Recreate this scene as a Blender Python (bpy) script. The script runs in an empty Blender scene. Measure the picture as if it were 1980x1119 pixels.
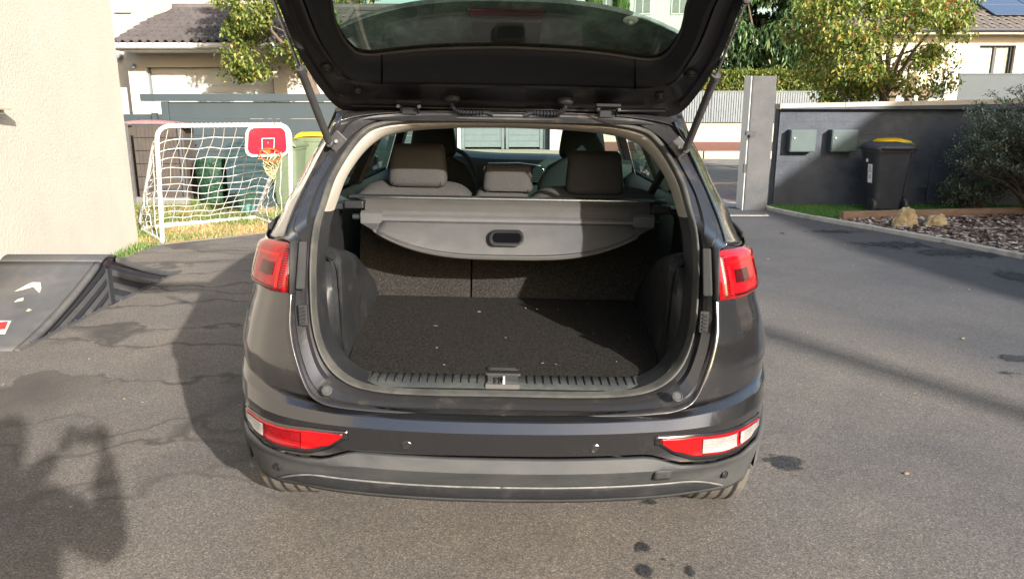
import bpy, bmesh, math, random
import numpy as np
from mathutils import Vector, Matrix, noise
random.seed(7); np.random.seed(7)
R = math.radians
sc = bpy.context.scene
COL = sc.collection

# ---------------------------------------------------------------- camera, sky, sun, exposure
CAM_H = 1.48; PITCH = R(13.5); FPX = 1450.0
cam_data = bpy.data.cameras.new('camera'); cam = bpy.data.objects.new('camera', cam_data); COL.objects.link(cam)
cam.location = (0, 0, CAM_H); cam.rotation_euler = (R(90) - PITCH, 0, 0)
cam_data.sensor_width = 36.0; cam_data.lens = FPX / 1980.0 * 36.0
cam_data.clip_start = 0.03; cam_data.clip_end = 900
sc.camera = cam
SUN_AZ = R(31.0); SUN_EL = R(21.0)          # the sun stands behind the camera, to its right
world = bpy.data.worlds.new('World'); sc.world = world; world.use_nodes = True
wn = world.node_tree.nodes; wl = world.node_tree.links
bg = wn['Background']; sky = wn.new('ShaderNodeTexSky')
sky.sky_type = 'NISHITA'; sky.sun_disc = False
sky.sun_elevation = SUN_EL; sky.sun_rotation = math.pi - SUN_AZ
sky.air_density = 1.3; sky.dust_density = 3.5; sky.ozone_density = 1.0
bg.inputs['Strength'].default_value = 0.115
wl.new(sky.outputs['Color'], bg.inputs['Color'])
sun_data = bpy.data.lights.new('sun', 'SUN'); sun = bpy.data.objects.new('sun', sun_data); COL.objects.link(sun)
sun_data.energy = 4.6; sun_data.angle = R(0.7); sun_data.color = (1.0, 0.94, 0.86)
sdir = Vector((math.sin(SUN_AZ) * math.cos(SUN_EL), -math.cos(SUN_AZ) * math.cos(SUN_EL), math.sin(SUN_EL)))
sun.rotation_euler = sdir.to_track_quat('Z', 'Y').to_euler(); sun.location = (6, -10, 9)
vs = sc.view_settings
vs.view_transform = 'Standard'; vs.look = 'None'; vs.gamma = 1.0; vs.exposure = 1.62; vs.use_curve_mapping = False

# ---------------------------------------------------------------- measuring helpers
def tan_y(y):                                   # slope below the horizon of an image row
    return math.tan(PITCH + math.atan((y - 559.5) / FPX))
def W(px, y, Y, half=True):                     # a point measured in the photograph, at distance Y
    z = CAM_H - Y * tan_y(y)
    s = Y * math.cos(PITCH) + (CAM_H - z) * math.sin(PITCH)
    if not half: px -= 990
    return Vector((px / FPX * s, Y, z))
def at(px, y, Y): return W(px, y, Y, False)
def ground(px, y, z0=0.0):
    Y = (CAM_H - z0) / tan_y(y)
    p = at(px, y, Y); p.z = z0; return p

# ---------------------------------------------------------------- materials
def newmat(name):
    m = bpy.data.materials.new(name); m.use_nodes = True
    return m, m.node_tree.nodes, m.node_tree.links, m.node_tree.nodes['Principled BSDF']
def coord(n, l, world=False, scale=(1, 1, 1)):
    if world:
        g = n.new('ShaderNodeNewGeometry'); out = g.outputs['Position']
    else:
        t = n.new('ShaderNodeTexCoord'); out = t.outputs['Object']
    mp = n.new('ShaderNodeMapping'); mp.inputs['Scale'].default_value = scale
    l.new(out, mp.inputs['Vector']); return mp.outputs['Vector']
def noise_node(n, l, vec, scale, detail=4, rough=0.6, dist=0.0):
    t = n.new('ShaderNodeTexNoise'); t.inputs['Scale'].default_value = scale
    t.inputs['Detail'].default_value = detail; t.inputs['Roughness'].default_value = rough
    t.inputs['Distortion'].default_value = dist
    l.new(vec, t.inputs['Vector']); return t.outputs['Fac']
def ramp(n, l, fac, stops):
    r = n.new('ShaderNodeValToRGB'); e = r.color_ramp.elements
    while len(e) > 1: e.remove(e[0])
    e[0].position = stops[0][0]; e[0].color = col4(stops[0][1])
    for p, c in stops[1:]:
        k = e.new(p); k.color = col4(c)
    l.new(fac, r.inputs['Fac']); return r.outputs['Color']
def col4(c):
    if isinstance(c, (int, float)): return (c, c, c, 1)
    return (c[0], c[1], c[2], 1)
def mix(n, l, fac, a, b, mode='MIX'):
    m = n.new('ShaderNodeMix'); m.data_type = 'RGBA'; m.blend_type = mode
    for sock, v in ((m.inputs[0], fac), (m.inputs[6], a), (m.inputs[7], b)):
        if hasattr(v, 'links'): l.new(v, sock)
        elif sock == m.inputs[0]: sock.default_value = v
        else: sock.default_value = col4(v)
    return m.outputs[2]
def bump(n, l, b, h, strength, dist):
    k = n.new('ShaderNodeBump'); k.inputs['Strength'].default_value = strength
    k.inputs['Distance'].default_value = dist
    l.new(h, k.inputs['Height']); l.new(k.outputs['Normal'], b.inputs['Normal']); return k
def mat(name, base, rough=0.6, metal=0.0, var=0.15, nscale=8.0, bscale=None, bstr=0.3, bdist=0.002, world=False,
        coat=0.0, spec=0.22, dust=None, dscale=3.0, dlow=0.5, dhigh=0.7, scale=(1, 1, 1)):
    """one plain surface: colour varied by noise, fine relief, an optional layer of dust in patches"""
    m, n, l, b = newmat(name)
    v = coord(n, l, world, scale)
    f = noise_node(n, l, v, nscale, 5, 0.65)
    lo = [c * (1 - var) for c in base]; hi = [min(1, c * (1 + var)) for c in base]
    c = ramp(n, l, f, [(0.3, lo), (0.7, hi)])
    b.inputs['Roughness'].default_value = rough; b.inputs['Metallic'].default_value = metal
    b.inputs['Coat Weight'].default_value = coat; b.inputs['Coat Roughness'].default_value = 0.06
    b.inputs['Specular IOR Level'].default_value = spec
    if dust:
        d = noise_node(n, l, v, dscale, 6, 0.7, 0.4)
        df = ramp(n, l, d, [(dlow, 0), (dhigh, 1)])
        c = mix(n, l, df, c, dust)
        rr = n.new('ShaderNodeMapRange'); l.new(df, rr.inputs['Value'])
        rr.inputs['To Min'].default_value = rough; rr.inputs['To Max'].default_value = min(1, rough + 0.4)
        l.new(rr.outputs['Result'], b.inputs['Roughness'])
    l.new(c, b.inputs['Base Color'])
    if bscale:
        h = noise_node(n, l, v, bscale, 3, 0.6); bump(n, l, b, h, bstr, bdist)
    return m
def glassmat(name, tint, gloss=0.08, dust=0.0):
    m = bpy.data.materials.new(name); m.use_nodes = True
    n = m.node_tree.nodes; l = m.node_tree.links; n.clear()
    o = n.new('ShaderNodeOutputMaterial'); t = n.new('ShaderNodeBsdfTransparent'); t.inputs[0].default_value = col4(tint)
    g = n.new('ShaderNodeBsdfGlossy'); g.inputs['Roughness'].default_value = 0.03
    g.inputs['Color'].default_value = (1, 1, 1, 1)
    lw = n.new('ShaderNodeLayerWeight'); lw.inputs['Blend'].default_value = .5; pw = n.new('ShaderNodeMath'); pw.operation = 'POWER'; l.new(lw.outputs['Facing'], pw.inputs[0]); pw.inputs[1].default_value = 4.5
    fr = n.new('ShaderNodeMath'); fr.operation = 'MULTIPLY_ADD'; l.new(pw.outputs[0], fr.inputs[0]); fr.inputs[1].default_value = .8; fr.inputs[2].default_value = .035
    mx = n.new('ShaderNodeMixShader'); l.new(fr.outputs[0], mx.inputs[0]); l.new(t.outputs[0], mx.inputs[1]); l.new(g.outputs[0], mx.inputs[2])
    out = mx.outputs[0]
    if dust:
        d = n.new('ShaderNodeBsdfDiffuse'); d.inputs['Color'].default_value = (0.33, 0.35, 0.33, 1)
        vec = coord(n, l, scale=(1, 1, 1)); f = noise_node(n, l, vec, 9, 8, 0.75)
        k = ramp(n, l, f, [(0.35, 0.25 * dust), (0.75, dust)])
        m2 = n.new('ShaderNodeMixShader'); l.new(k, m2.inputs[0]); l.new(out, m2.inputs[1]); l.new(d.outputs[0], m2.inputs[2]); out = m2.outputs[0]
    l.new(out, o.inputs['Surface']); return m
def leafmat(name, stops, trans=0.35, rough=0.5):
    m = bpy.data.materials.new(name); m.use_nodes = True
    n = m.node_tree.nodes; l = m.node_tree.links; b = n['Principled BSDF']; o = n['Material Output']
    g = n.new('ShaderNodeNewGeometry'); c = ramp(n, l, g.outputs['Random Per Island'], stops)
    l.new(c, b.inputs['Base Color']); b.inputs['Roughness'].default_value = rough
    t = n.new('ShaderNodeBsdfTranslucent'); l.new(c, t.inputs['Color'])
    mx = n.new('ShaderNodeMixShader'); mx.inputs[0].default_value = trans
    l.new(b.outputs[0], mx.inputs[1]); l.new(t.outputs[0], mx.inputs[2]); l.new(mx.outputs[0], o.inputs['Surface'])
    return m

# ---------------------------------------------------------------- mesh collector
class MB:
    def __init__(s): s.v = []; s.f = []
    def quad(s, a, b, c, d):
        k = len(s.v); s.v += [tuple(a), tuple(b), tuple(c), tuple(d)]; s.f.append((k, k + 1, k + 2, k + 3)); return s
    def poly(s, pts):
        k = len(s.v); s.v += [tuple(p) for p in pts]; s.f.append(tuple(range(k, k + len(pts)))); return s
    def grid(s, rows, close_u=False, close_v=False, flip=False):
        k = len(s.v); nr = len(rows); nc = len(rows[0])
        for r in rows: s.v += [tuple(p) for p in r]
        for i in range(nr if close_v else nr - 1):
            for j in range(nc if close_u else nc - 1):
                a = k + i * nc + j; b = k + i * nc + (j + 1) % nc
                c = k + ((i + 1) % nr) * nc + (j + 1) % nc; d = k + ((i + 1) % nr) * nc + j
                s.f.append((a, d, c, b) if flip else (a, b, c, d))
        return s
    def box(s, c, size, rot=None, taper=1.0):
        hx, hy, hz = [q / 2 for q in size]; k = len(s.v)
        for z in (-hz, hz):
            t = taper if z > 0 else 1.0
            for x, y in ((-hx, -hy), (hx, -hy), (hx, hy), (-hx, hy)):
                p = Vector((x * t, y * t, z))
                if rot is not None: p = rot @ p
                s.v.append(tuple(p + Vector(c)))
        for q in ((0, 3, 2, 1), (4, 5, 6, 7), (0, 1, 5, 4), (1, 2, 6, 5), (2, 3, 7, 6), (3, 0, 4, 7)):
            s.f.append(tuple(k + i for i in q))
        return s
    def tube(s, pts, r, n=8, cap=True):
        pts = [Vector(p) for p in pts]; rr = r if isinstance(r, (list, tuple)) else [r] * len(pts)
        k = len(s.v); up = Vector((0, 0, 1)); prev = None
        for i, p in enumerate(pts):
            t = (pts[min(i + 1, len(pts) - 1)] - pts[max(i - 1, 0)])
            t = t.normalized() if t.length > 1e-9 else Vector((0, 0, 1))
            if prev is None:
                a = t.cross(up)
                if a.length < 0.05: a = t.cross(Vector((1, 0, 0)))
            else:
                a = prev - t * prev.dot(t)
                if a.length < 1e-6: a = t.cross(up)
            a.normalize(); prev = a; b = t.cross(a)
            for j in range(n):
                th = 2 * math.pi * j / n
                s.v.append(tuple(p + (a * math.cos(th) + b * math.sin(th)) * rr[i]))
        for i in range(len(pts) - 1):
            for j in range(n):
                s.f.append((k + i * n + j, k + i * n + (j + 1) % n, k + (i + 1) * n + (j + 1) % n, k + (i + 1) * n + j))
        if cap:
            s.f.append(tuple(k + j for j in reversed(range(n)))); e = k + (len(pts) - 1) * n
            s.f.append(tuple(e + j for j in range(n)))
        return s
    def lathe(s, prof, n=24, origin=(0, 0, 0), axis='Z', cap=False):
        rows = []
        for r, h in prof:
            row = []
            for j in range(n):
                th = 2 * math.pi * j / n; a, b = r * math.cos(th), r * math.sin(th)
                p = {'Z': (a, b, h), 'X': (h, a, b), 'Y': (a, h, -b)}[axis]
                row.append((p[0] + origin[0], p[1] + origin[1], p[2] + origin[2]))
            rows.append(row)
        return s.grid(rows, close_u=True)
    def build(s, name, m, parent=None, off=None, smooth=35, solid=0, bevel=0, soff=-1):
        me = bpy.data.meshes.new(name)
        v = s.v if off is None else [(p[0] - off[0], p[1] - off[1], p[2] - off[2]) for p in s.v]
        me.from_pydata(v, [], s.f); me.validate(); me.materials.append(m)
        if smooth:
            bm = bmesh.new(); bm.from_mesh(me); bmesh.ops.remove_doubles(bm, verts=bm.verts, dist=1e-5)
            if smooth != 'raw': bmesh.ops.recalc_face_normals(bm, faces=bm.faces)
            bm.to_mesh(me); bm.free()
            me.polygons.foreach_set('use_smooth', [True] * len(me.polygons))
            me.set_sharp_from_angle(angle=R(35 if smooth == 'raw' else smooth))
        o = bpy.data.objects.new(name, me); COL.objects.link(o)
        if parent is not None: o.parent = parent
        if solid:
            q = o.modifiers.new('thickness', 'SOLIDIFY'); q.thickness = solid; q.offset = soff
        if bevel:
            q = o.modifiers.new('bevel', 'BEVEL'); q.width = bevel; q.segments = 2; q.limit_method = 'ANGLE'; q.angle_limit = R(40)
        return o
def empty(name, loc, label=None, cat=None, group=None, rz=0.0):
    o = bpy.data.objects.new(name, None); COL.objects.link(o); o.location = loc; o.rotation_euler = (0, 0, rz)
    o.empty_display_size = 0.2
    return tag(o, label, cat, group)
def tag(o, label=None, cat=None, group=None, kind=None):
    if label: o['label'] = label
    if cat: o['category'] = cat
    if group: o['group'] = group
    if kind: o['kind'] = kind
    return o
def copy_tree(o, parent=None):
    c = o.copy(); COL.objects.link(c)
    if parent is not None: c.parent = parent
    for ch in [k for k in bpy.data.objects if k.parent == o]: copy_tree(ch, c)
    return c
def catmull(pts, n):
    """resample control points (tuples) to n samples along a Catmull-Rom curve"""
    P = [np.array(p, float) for p in pts]; P = [2 * P[0] - P[1]] + P + [2 * P[-1] - P[-2]]
    segs = len(P) - 3; out = []
    for i in range(n):
        u = i / (n - 1) * segs; k = min(int(u), segs - 1); t = u - k
        a, b, c, d = P[k:k + 4]
        out.append(0.5 * ((2 * b) + (c - a) * t + (2 * a - 5 * b + 4 * c - d) * t * t + (3 * b - a - 3 * c + d) * t ** 3))
    return out
def lerp(a, b, t): return a + (b - a) * t
def mirror(p): return (-p[0], p[1], p[2])
def rotz(a): return Matrix.Rotation(a, 3, 'Z')
# ================================================================ MATERIALS OF THE PLACE
def asphalt_mat():
    m, n, l, b = newmat('worn_asphalt'); v = coord(n, l, True)
    fine = noise_node(n, l, v, 150, 3, 0.8); med = noise_node(n, l, v, 95, 3, 0.65)
    vo = n.new('ShaderNodeTexVoronoi'); vo.inputs['Scale'].default_value = 105; l.new(v, vo.inputs['Vector'])
    big = noise_node(n, l, v, 0.55, 5, 0.6, 0.5); mid = noise_node(n, l, v, 2.3, 6, 0.65, 0.6)
    grit = ramp(n, l, fine, [(0.30, (.040, .038, .037)), (0.48, (.093, .087, .083)), (0.70, (.180, .169, .159))])
    vc = n.new('ShaderNodeTexVoronoi'); vc.inputs['Scale'].default_value = 165; l.new(v, vc.inputs['Vector']); sv = n.new('ShaderNodeSeparateColor'); l.new(vc.outputs['Color'], sv.inputs[0])
    grit = mix(n, l, 1.0, grit, ramp(n, l, sv.outputs[0], [(0, .58), (.45, .95), (.85, 1.18), (1.0, 1.7)]), 'MULTIPLY')
    tone = ramp(n, l, big, [(0.35, (.72, .72, .74)), (0.62, (1.12, 1.06, .97))])
    c = mix(n, l, 1.0, grit, tone, 'MULTIPLY')
    tone2 = ramp(n, l, mid, [(0.3, (.80, .78, .77)), (0.7, (1.1, 1.08, 1.05))])
    c = mix(n, l, 0.8, c, tone2, 'MULTIPLY')
    # newer, darker surface towards the street and to the right
    sep = n.new('ShaderNodeSeparateXYZ'); l.new(v, sep.inputs[0])
    ma = n.new('ShaderNodeMath'); ma.operation = 'MULTIPLY_ADD'; l.new(sep.outputs['X'], ma.inputs[0]); ma.inputs[1].default_value = 1.9
    l.new(sep.outputs['Y'], ma.inputs[2])
    mb = n.new('ShaderNodeMath'); mb.operation = 'MULTIPLY_ADD'; l.new(mid, mb.inputs[0]); mb.inputs[1].default_value = 1.6; l.new(ma.outputs[0], mb.inputs[2])
    nf = n.new('ShaderNodeMapRange'); nf.inputs['From Min'].default_value = 9.4; nf.inputs['From Max'].default_value = 11.0
    l.new(mb.outputs[0], nf.inputs['Value'])
    c = mix(n, l, nf.outputs['Result'], c, mix(n, l, 1.0, c, (.50, .55, .65), 'MULTIPLY'))
    # cracks
    wv = n.new('ShaderNodeVectorMath'); wv.operation = 'MULTIPLY_ADD'; t = n.new('ShaderNodeTexNoise'); t.inputs['Scale'].default_value = 2.2; t.inputs['Detail'].default_value = 5
    l.new(v, t.inputs['Vector']); l.new(t.outputs['Color'], wv.inputs[0]); wv.inputs[1].default_value = (.9, .9, 0); l.new(v, wv.inputs[2])
    mp = n.new('ShaderNodeMapping'); mp.inputs['Rotation'].default_value = (0, 0, R(18)); mp.inputs['Scale'].default_value = (.42, 1.7, 1); l.new(wv.outputs[0], mp.inputs['Vector'])
    cr = n.new('ShaderNodeTexVoronoi'); cr.feature = 'DISTANCE_TO_EDGE'; cr.inputs['Scale'].default_value = 1.0; l.new(mp.outputs[0], cr.inputs['Vector'])
    crf = ramp(n, l, cr.outputs['Distance'], [(0.0, 1), (0.02, .6), (0.045, 0)])
    brk = ramp(n, l, big, [(0.34, .15), (0.50, 1)])
    lf = n.new('ShaderNodeMapRange'); lf.inputs['From Min'].default_value = -0.4; lf.inputs['From Max'].default_value = -1.6; l.new(sep.outputs['X'], lf.inputs['Value'])
    crk = mix(n, l, 1.0, mix(n, l, 1.0, crf, brk, 'MULTIPLY'), lf.outputs['Result'], 'MULTIPLY')
    c = mix(n, l, crk, c, (.035, .031, .028))
    # pale grains
    sp = ramp(n, l, vo.outputs['Distance'], [(0.0, 1), (0.10, 0)])
    pick = ramp(n, l, noise_node(n, l, v, 37, 1, .5), [(0.60, 0), (0.66, 1)])
    c = mix(n, l, mix(n, l, 1.0, sp, pick, 'MULTIPLY'), c, (.42, .39, .34))
    l.new(c, b.inputs['Base Color']); b.inputs['Roughness'].default_value = 0.86
    h = mix(n, l, 0.5, fine, med); h2 = mix(n, l, crk, h, 0.0)
    bump(n, l, b, h2, 0.45, 0.003)
    return m
M = {}
M['asphalt'] = asphalt_mat()
M['road'] = mat('street_asphalt', (.16, .15, .135), .9, var=.25, nscale=4, bscale=90, bdist=.004, world=True)
M['redwalk'] = mat('red_pavement', (.17, .075, .058), .9, var=.2, nscale=5, bscale=80, world=True)
M['pinkwalk'] = mat('pinkish_concrete', (.20, .155, .145), .9, var=.3, nscale=6, bscale=60, world=True)
M['soil'] = mat('bare_soil', (.12, .09, .06), .95, var=.3, nscale=3, bscale=25, bdist=.02, world=True)
M['straw'] = mat('dry_turf', (.33, .23, .11), .95, var=.35, nscale=9, bscale=50, bdist=.02, world=True)
M['turf'] = mat('turf_backing', (.05, .10, .03), .95, var=.3, nscale=20, bscale=90, bdist=.01, world=True)
M['mulchbase'] = mat('mulch_bed', (.10, .065, .05), .95, var=.4, nscale=30, bscale=60, bdist=.02, world=True)
M['concrete'] = mat('grey_concrete', (.36, .34, .31), .85, var=.18, nscale=7, bscale=60, bdist=.003, world=True, dust=(.2, .18, .15), dlow=.55, dhigh=.8)
M['palestone'] = mat('pale_concrete', (.34, .305, .255), .85, var=.15, nscale=4, bscale=50, world=True, dust=(.32, .27, .2), dscale=1.5, dlow=.5, dhigh=.85)
M['cream'] = mat('cream_render', (.405, .375, .325), .9, var=.04, nscale=2.0, bscale=48, bstr=.55, bdist=.010, world=True)
M['cream_far'] = mat('cream_render_smooth', (.45, .415, .355), .9, var=.05, nscale=1.5, bscale=40, bstr=.3, bdist=.004, world=True)
M['white'] = mat('white_paint', (.50, .495, .475), .45, var=.03, nscale=5)
M['slate'] = mat('slate_paint', (.046, .053, .066), .7, var=.22, nscale=3, bscale=38, bstr=.8, bdist=.010, world=True, dust=(.085, .092, .105), dscale=2.2, dlow=.5, dhigh=.8)
M['slate_metal'] = mat('slate_metal', (.043, .056, .063), .5, metal=.0, var=.06, nscale=2)
M['box_metal'] = mat('green_grey_metal', (.055, .076, .078), .45, var=.12, nscale=6)
M['fence'] = mat('grey_slat', (.13, .148, .16), .5, var=.1, nscale=6)
M['brownslat'] = mat('brown_fence_slat', (.065, .055, .048), .7, var=.15, nscale=6)
M['tile'] = mat('grey_brown_tile', (.078, .068, .066), .75, var=.25, nscale=3, bscale=30, bdist=.004, world=True)
M['tile2'] = mat('weathered_tile', (.145, .128, .116), .8, var=.3, nscale=3, bscale=30, bdist=.004, world=True)
M['wood'] = mat('timber_beam', (.20, .130, .092), .8, var=.25, nscale=4, bscale=30, bdist=.004, scale=(1, 8, 8))
M['oldwood'] = mat('weathered_timber', (.16, .12, .09), .85, var=.3, nscale=5, bscale=25, bdist=.005, scale=(1, 6, 6))
M['bark'] = mat('bark', (.11, .085, .065), .9, var=.35, nscale=9, bscale=30, bdist=.02, scale=(3, 3, .6))
M['yellow'] = mat('yellow_plastic', (.58, .38, .015), .4, var=.08, nscale=9, dust=(.75, .65, .35), dlow=.6, dhigh=.9)
M['binblack'] = mat('black_plastic', (.030, .033, .042), .38, var=.2, nscale=6, bscale=150, bdist=.0006, dust=(.09, .09, .09), dlow=.55, dhigh=.9)
M['bingreen'] = mat('green_plastic', (.055, .15, .06), .45, var=.15, nscale=6)
M['palegreen'] = mat('faded_green_plastic', (.105, .135, .085), .5, var=.1, nscale=5)
M['teal'] = mat('teal_plastic', (.022, .042, .047), .5, var=.2, nscale=6)
M['bucket'] = mat('light_teal_plastic', (.10, .24, .22), .45, var=.12, nscale=9)
M['bag'] = mat('dark_green_woven', (.013, .040, .024), .45, var=.35, nscale=12, bscale=14, bstr=.9, bdist=.05)
M['whitetube'] = mat('white_coated_steel', (.60, .60, .58), .3, var=.04, nscale=9, coat=.4, dust=(.55, .5, .42), dscale=14, dlow=.62, dhigh=.8)
M['net'] = mat('white_cord', (.58, .575, .54), .8, var=.06, nscale=60)
M['orange'] = mat('orange_steel', (.42, .070, .016), .4, var=.06)
M['redboard'] = mat('red_plastic', (.36, .006, .018), .35, var=.06, coat=.4)
M['blackline'] = mat('black_ink', (.02, .015, .02), .5)
M['whiteink'] = mat('white_ink', (.8, .8, .78), .5)
M['solar'] = mat('solar_glass', (.03, .045, .085), .12, var=.1, coat=1.0)
M['darkframe'] = mat('anthracite_frame', (.04, .042, .047), .45)
M['curtain'] = mat('beige_curtain', (.50, .46, .36), .9, var=.15, nscale=14, scale=(6, 6, .3))
M['window'] = mat('window_glass', (.10, .12, .13), .08, var=.2, coat=1.0)
M['pinkplastic'] = mat('pink_plastic', (.28, .13, .135), .6)
M['rock'] = mat('yellow_limestone', (.34, .26, .15), .9, var=.3, nscale=6, bscale=12, bstr=1, bdist=.03)
M['ramp'] = mat('grey_ramp_plastic', (.055, .056, .060), .55, var=.15, nscale=5, bscale=220, bstr=.25, bdist=.001, dust=(.095, .088, .078), dscale=3.0, dlow=.45, dhigh=.85)
M['rampdark'] = mat('dark_ramp_plastic', (.024, .025, .030), .5, var=.2, nscale=5)
M['steel'] = mat('galvanised_steel', (.33, .34, .35), .4, metal=.7, var=.2, nscale=20)
M['chip'] = leafmat('bark_chip', [(0.0, (.06, .038, .030)), (.35, (.15, .100, .080)), (.7, (.27, .20, .165)), (.9, (.42, .35, .30)), (1.0, (.6, .54, .48))], 0.0, .85)
M['grass'] = leafmat('green_blade', [(0, (.05, .11, .02)), (.6, (.11, .20, .04)), (1, (.24, .26, .09))], .3)
M['drygrass'] = leafmat('dry_blade', [(0, (.26, .17, .07)), (.7, (.42, .30, .13)), (1, (.50, .40, .23))], .2)
M['fakegrass'] = leafmat('artificial_blade', [(0, (.03, .10, .015)), (.8, (.07, .19, .03)), (1, (.15, .26, .07))], .2)
M['leaf_yellow'] = leafmat('yellow_green_leaf', [(0, (.05, .10, .018)), (.35, (.12, .18, .03)), (.75, (.29, .31, .06)), (.95, (.46, .41, .10)), (.985, (.40, .14, .05)), (1, (.40, .08, .04))], .38, .45)
M['leaf_dark'] = leafmat('dark_green_leaf', [(0, (.022, .055, .018)), (.6, (.045, .10, .03)), (.9, (.09, .15, .05)), (1, (.20, .22, .08))], .3, .38)
M['leaf_mid'] = leafmat('mid_green_leaf', [(0, (.05, .09, .018)), (.45, (.11, .16, .03)), (.85, (.22, .25, .05)), (.97, (.38, .32, .08)), (1, (.42, .12, .05))], .35, .45)
M['leaf_autumn'] = leafmat('autumn_leaf', [(0, (.14, .16, .02)), (.6, (.34, .30, .05)), (1, (.52, .33, .07))], .35, .5)
M['leaf_olive'] = leafmat('olive_leaf', [(0, (.07, .10, .06)), (.6, (.15, .19, .13)), (1, (.30, .34, .25))], .2, .5)
M['needle'] = leafmat('cypress_needle', [(0, (.03, .07, .015)), (.6, (.08, .15, .03)), (1, (.17, .23, .06))], .2, .6)

# ================================================================ GROUND
def sheet(name, pts, z, m, kind='structure'):
    o = MB().poly([(p[0], p[1], z) for p in pts]).build(name, m, smooth=0); o['kind'] = kind; return o
sheet('ground', [(-300, -60), (300, -60), (300, 450), (-300, 450)], -0.012, M['soil'])
KL = [(-4.02, 8.25), (-2.9, 9.22), (-1.6, 10.3), (-0.4, 11.35)]                 # left kerb line
KR = [(3.80, 11.5), (3.98, 10.7), (4.32, 9.8), (4.72, 8.95), (5.0, 8.1), (5.2, 7.4), (5.42, 6.2), (5.6, 4.5), (5.7, 1.0), (5.7, -6)]   # right kerb line
sheet('driveway', [(-4.6, -6), (5.7, -6)] + KR[::-1][1:] + [(3.6, 11.62), (-0.45, 11.62)] + KL[::-1] + [(-4.02, 8.25), (-3.9, 5.6), (-4.6, -6)][1:2], 0.0, M['asphalt'])
sheet('lawn', [(-9, 7.4), (-4.3, 8.05), (-4.05, 8.28), (-2.9, 9.3), (-1.6, 10.38), (-0.5, 11.4), (-0.5, 14.2), (-9, 14.2)], -0.004, M['straw'])
sheet('pavement', [(-40, 12.2), (60, 12.2), (60, 15.45), (-40, 15.45)], -0.006, M['pinkwalk'])
sheet('threshold', [(-0.45, 11.62), (3.7, 11.62), (3.7, 12.25), (-0.45, 12.25)], 0.006, M['concrete'])
k = MB(); k.quad((-60, 15.45, -.004), (90, 15.45, -.004), (90, 22.0, .085), (-60, 22.0, .085)); tag(k.build('road', M['road'], smooth=0), kind='structure')
k = MB(); k.quad((2.55, 22.16, .29), (90, 22.16, .29), (90, 25.6, .42), (2.55, 25.6, .42)); tag(k.build('red_pavement', M['redwalk'], smooth=0), kind='structure')
k = MB(); k.quad((-60, 22.002, .087), (2.54, 22.002, .087), (2.54, 26.2, .15), (-60, 26.2, .15)); tag(k.build('apron', M['palestone'], smooth=0), kind='structure')
k = MB(); k.quad((-60, 26.25, .40), (90, 26.25, .40), (90, 140, .9), (-60, 140, .9)); tag(k.build('far_ground', M['soil'], smooth=0), kind='structure')
ke = empty('street_kerb', (0, 22.08, 0), 'pale stone kerb along the far side of the street', 'kerb')
kb = MB().box((0, 0, 0), (1.46, .15, .30)).build('kerb_stone', M['palestone'], ke, bevel=.012)
for i in range(2, 17):
    c = kb if i == 2 else kb.copy()
    if i != 2: COL.objects.link(c)
    c.location = (.29 + i * 1.5, random.uniform(-.004, .004), .150)
def kerb(name, label, line, w, h, m, seg=1.0):
    root = empty(name, (line[0][0], line[0][1], 0), label, 'kerb'); off = (line[0][0], line[0][1], 0)
    P = [Vector((p[0], p[1], 0)) for p in line]; L = [0]
    for a, b in zip(P, P[1:]): L.append(L[-1] + (b - a).length)
    def pt(s):
        for i in range(len(P) - 1):
            if s <= L[i + 1]: return P[i].lerp(P[i + 1], (s - L[i]) / (L[i + 1] - L[i]))
        return P[-1]
    s = 0
    while s < L[-1] - .1:
        a, b = pt(s + .004), pt(min(s + seg - .004, L[-1])); d = (b - a).normalized(); q = Vector((d.y, -d.x, 0))
        k = MB(); j = random.uniform(-.003, .003)
        c = (a + b) / 2 + q * (w / 2); c.z = h / 2 - .02 + j
        k.box(c, ((b - a).length, w, h + .04), Matrix.Rotation(math.atan2(d.y, d.x), 3, 'Z'))
        k.build('kerb_stone', m, root, off=off, smooth=0, bevel=.006); s += seg
    return root
kerb('garden_kerb', 'low grey concrete kerb between driveway and bark mulch bed', KR[::-1][2:], .085, .05, M['concrete'])
kerb('lawn_kerb', 'thin concrete edging between driveway and dry lawn by the goal', KL, -.05, .006, M['road'])
# near street kerb (at the gate)
kerb('gate_kerb', 'flush concrete kerb along the near side of the street', [(-6, 15.45), (14, 15.45)], .14, .03, M['palestone'], 1.5)

# damp stains on the asphalt
def stain(px, y, w, h, seed):
    c = ground(px, y); rnd = random.Random(seed); k = MB()
    a = ground(px - w / 2, y); b = ground(px + w / 2, y); t = ground(px, y - h / 2); u = ground(px, y + h / 2)
    rx = (b - a).length / 2; ry = (t - u).length / 2; pts = []
    for i in range(90):
        th = i / 90 * 2 * math.pi; ct_, st_ = math.cos(th), math.sin(th); r = .72 + .50 * noise.noise(Vector((ct_ * 1.1, st_ * 1.1, seed * 3.7))) + .16 * noise.noise(Vector((ct_ * 3, st_ * 3, seed))) + .05 * noise.noise(Vector((ct_ * 10, st_ * 10, seed)))
        pts.append((c.x + rx * r * math.cos(th), c.y + ry * r * math.sin(th), 0))
    k.quad((c.x - rx * 1.25, c.y - ry * 1.25, .0045), (c.x + rx * 1.25, c.y - ry * 1.25, .0045), (c.x + rx * 1.25, c.y + ry * 1.25, .0045), (c.x - rx * 1.25, c.y + ry * 1.25, .0045)); return k
M['wet'] = mat('damp_asphalt', (.030, .031, .036), .8, var=.6, nscale=110, bscale=150, bstr=.8, bdist=.006, world=True)
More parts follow.
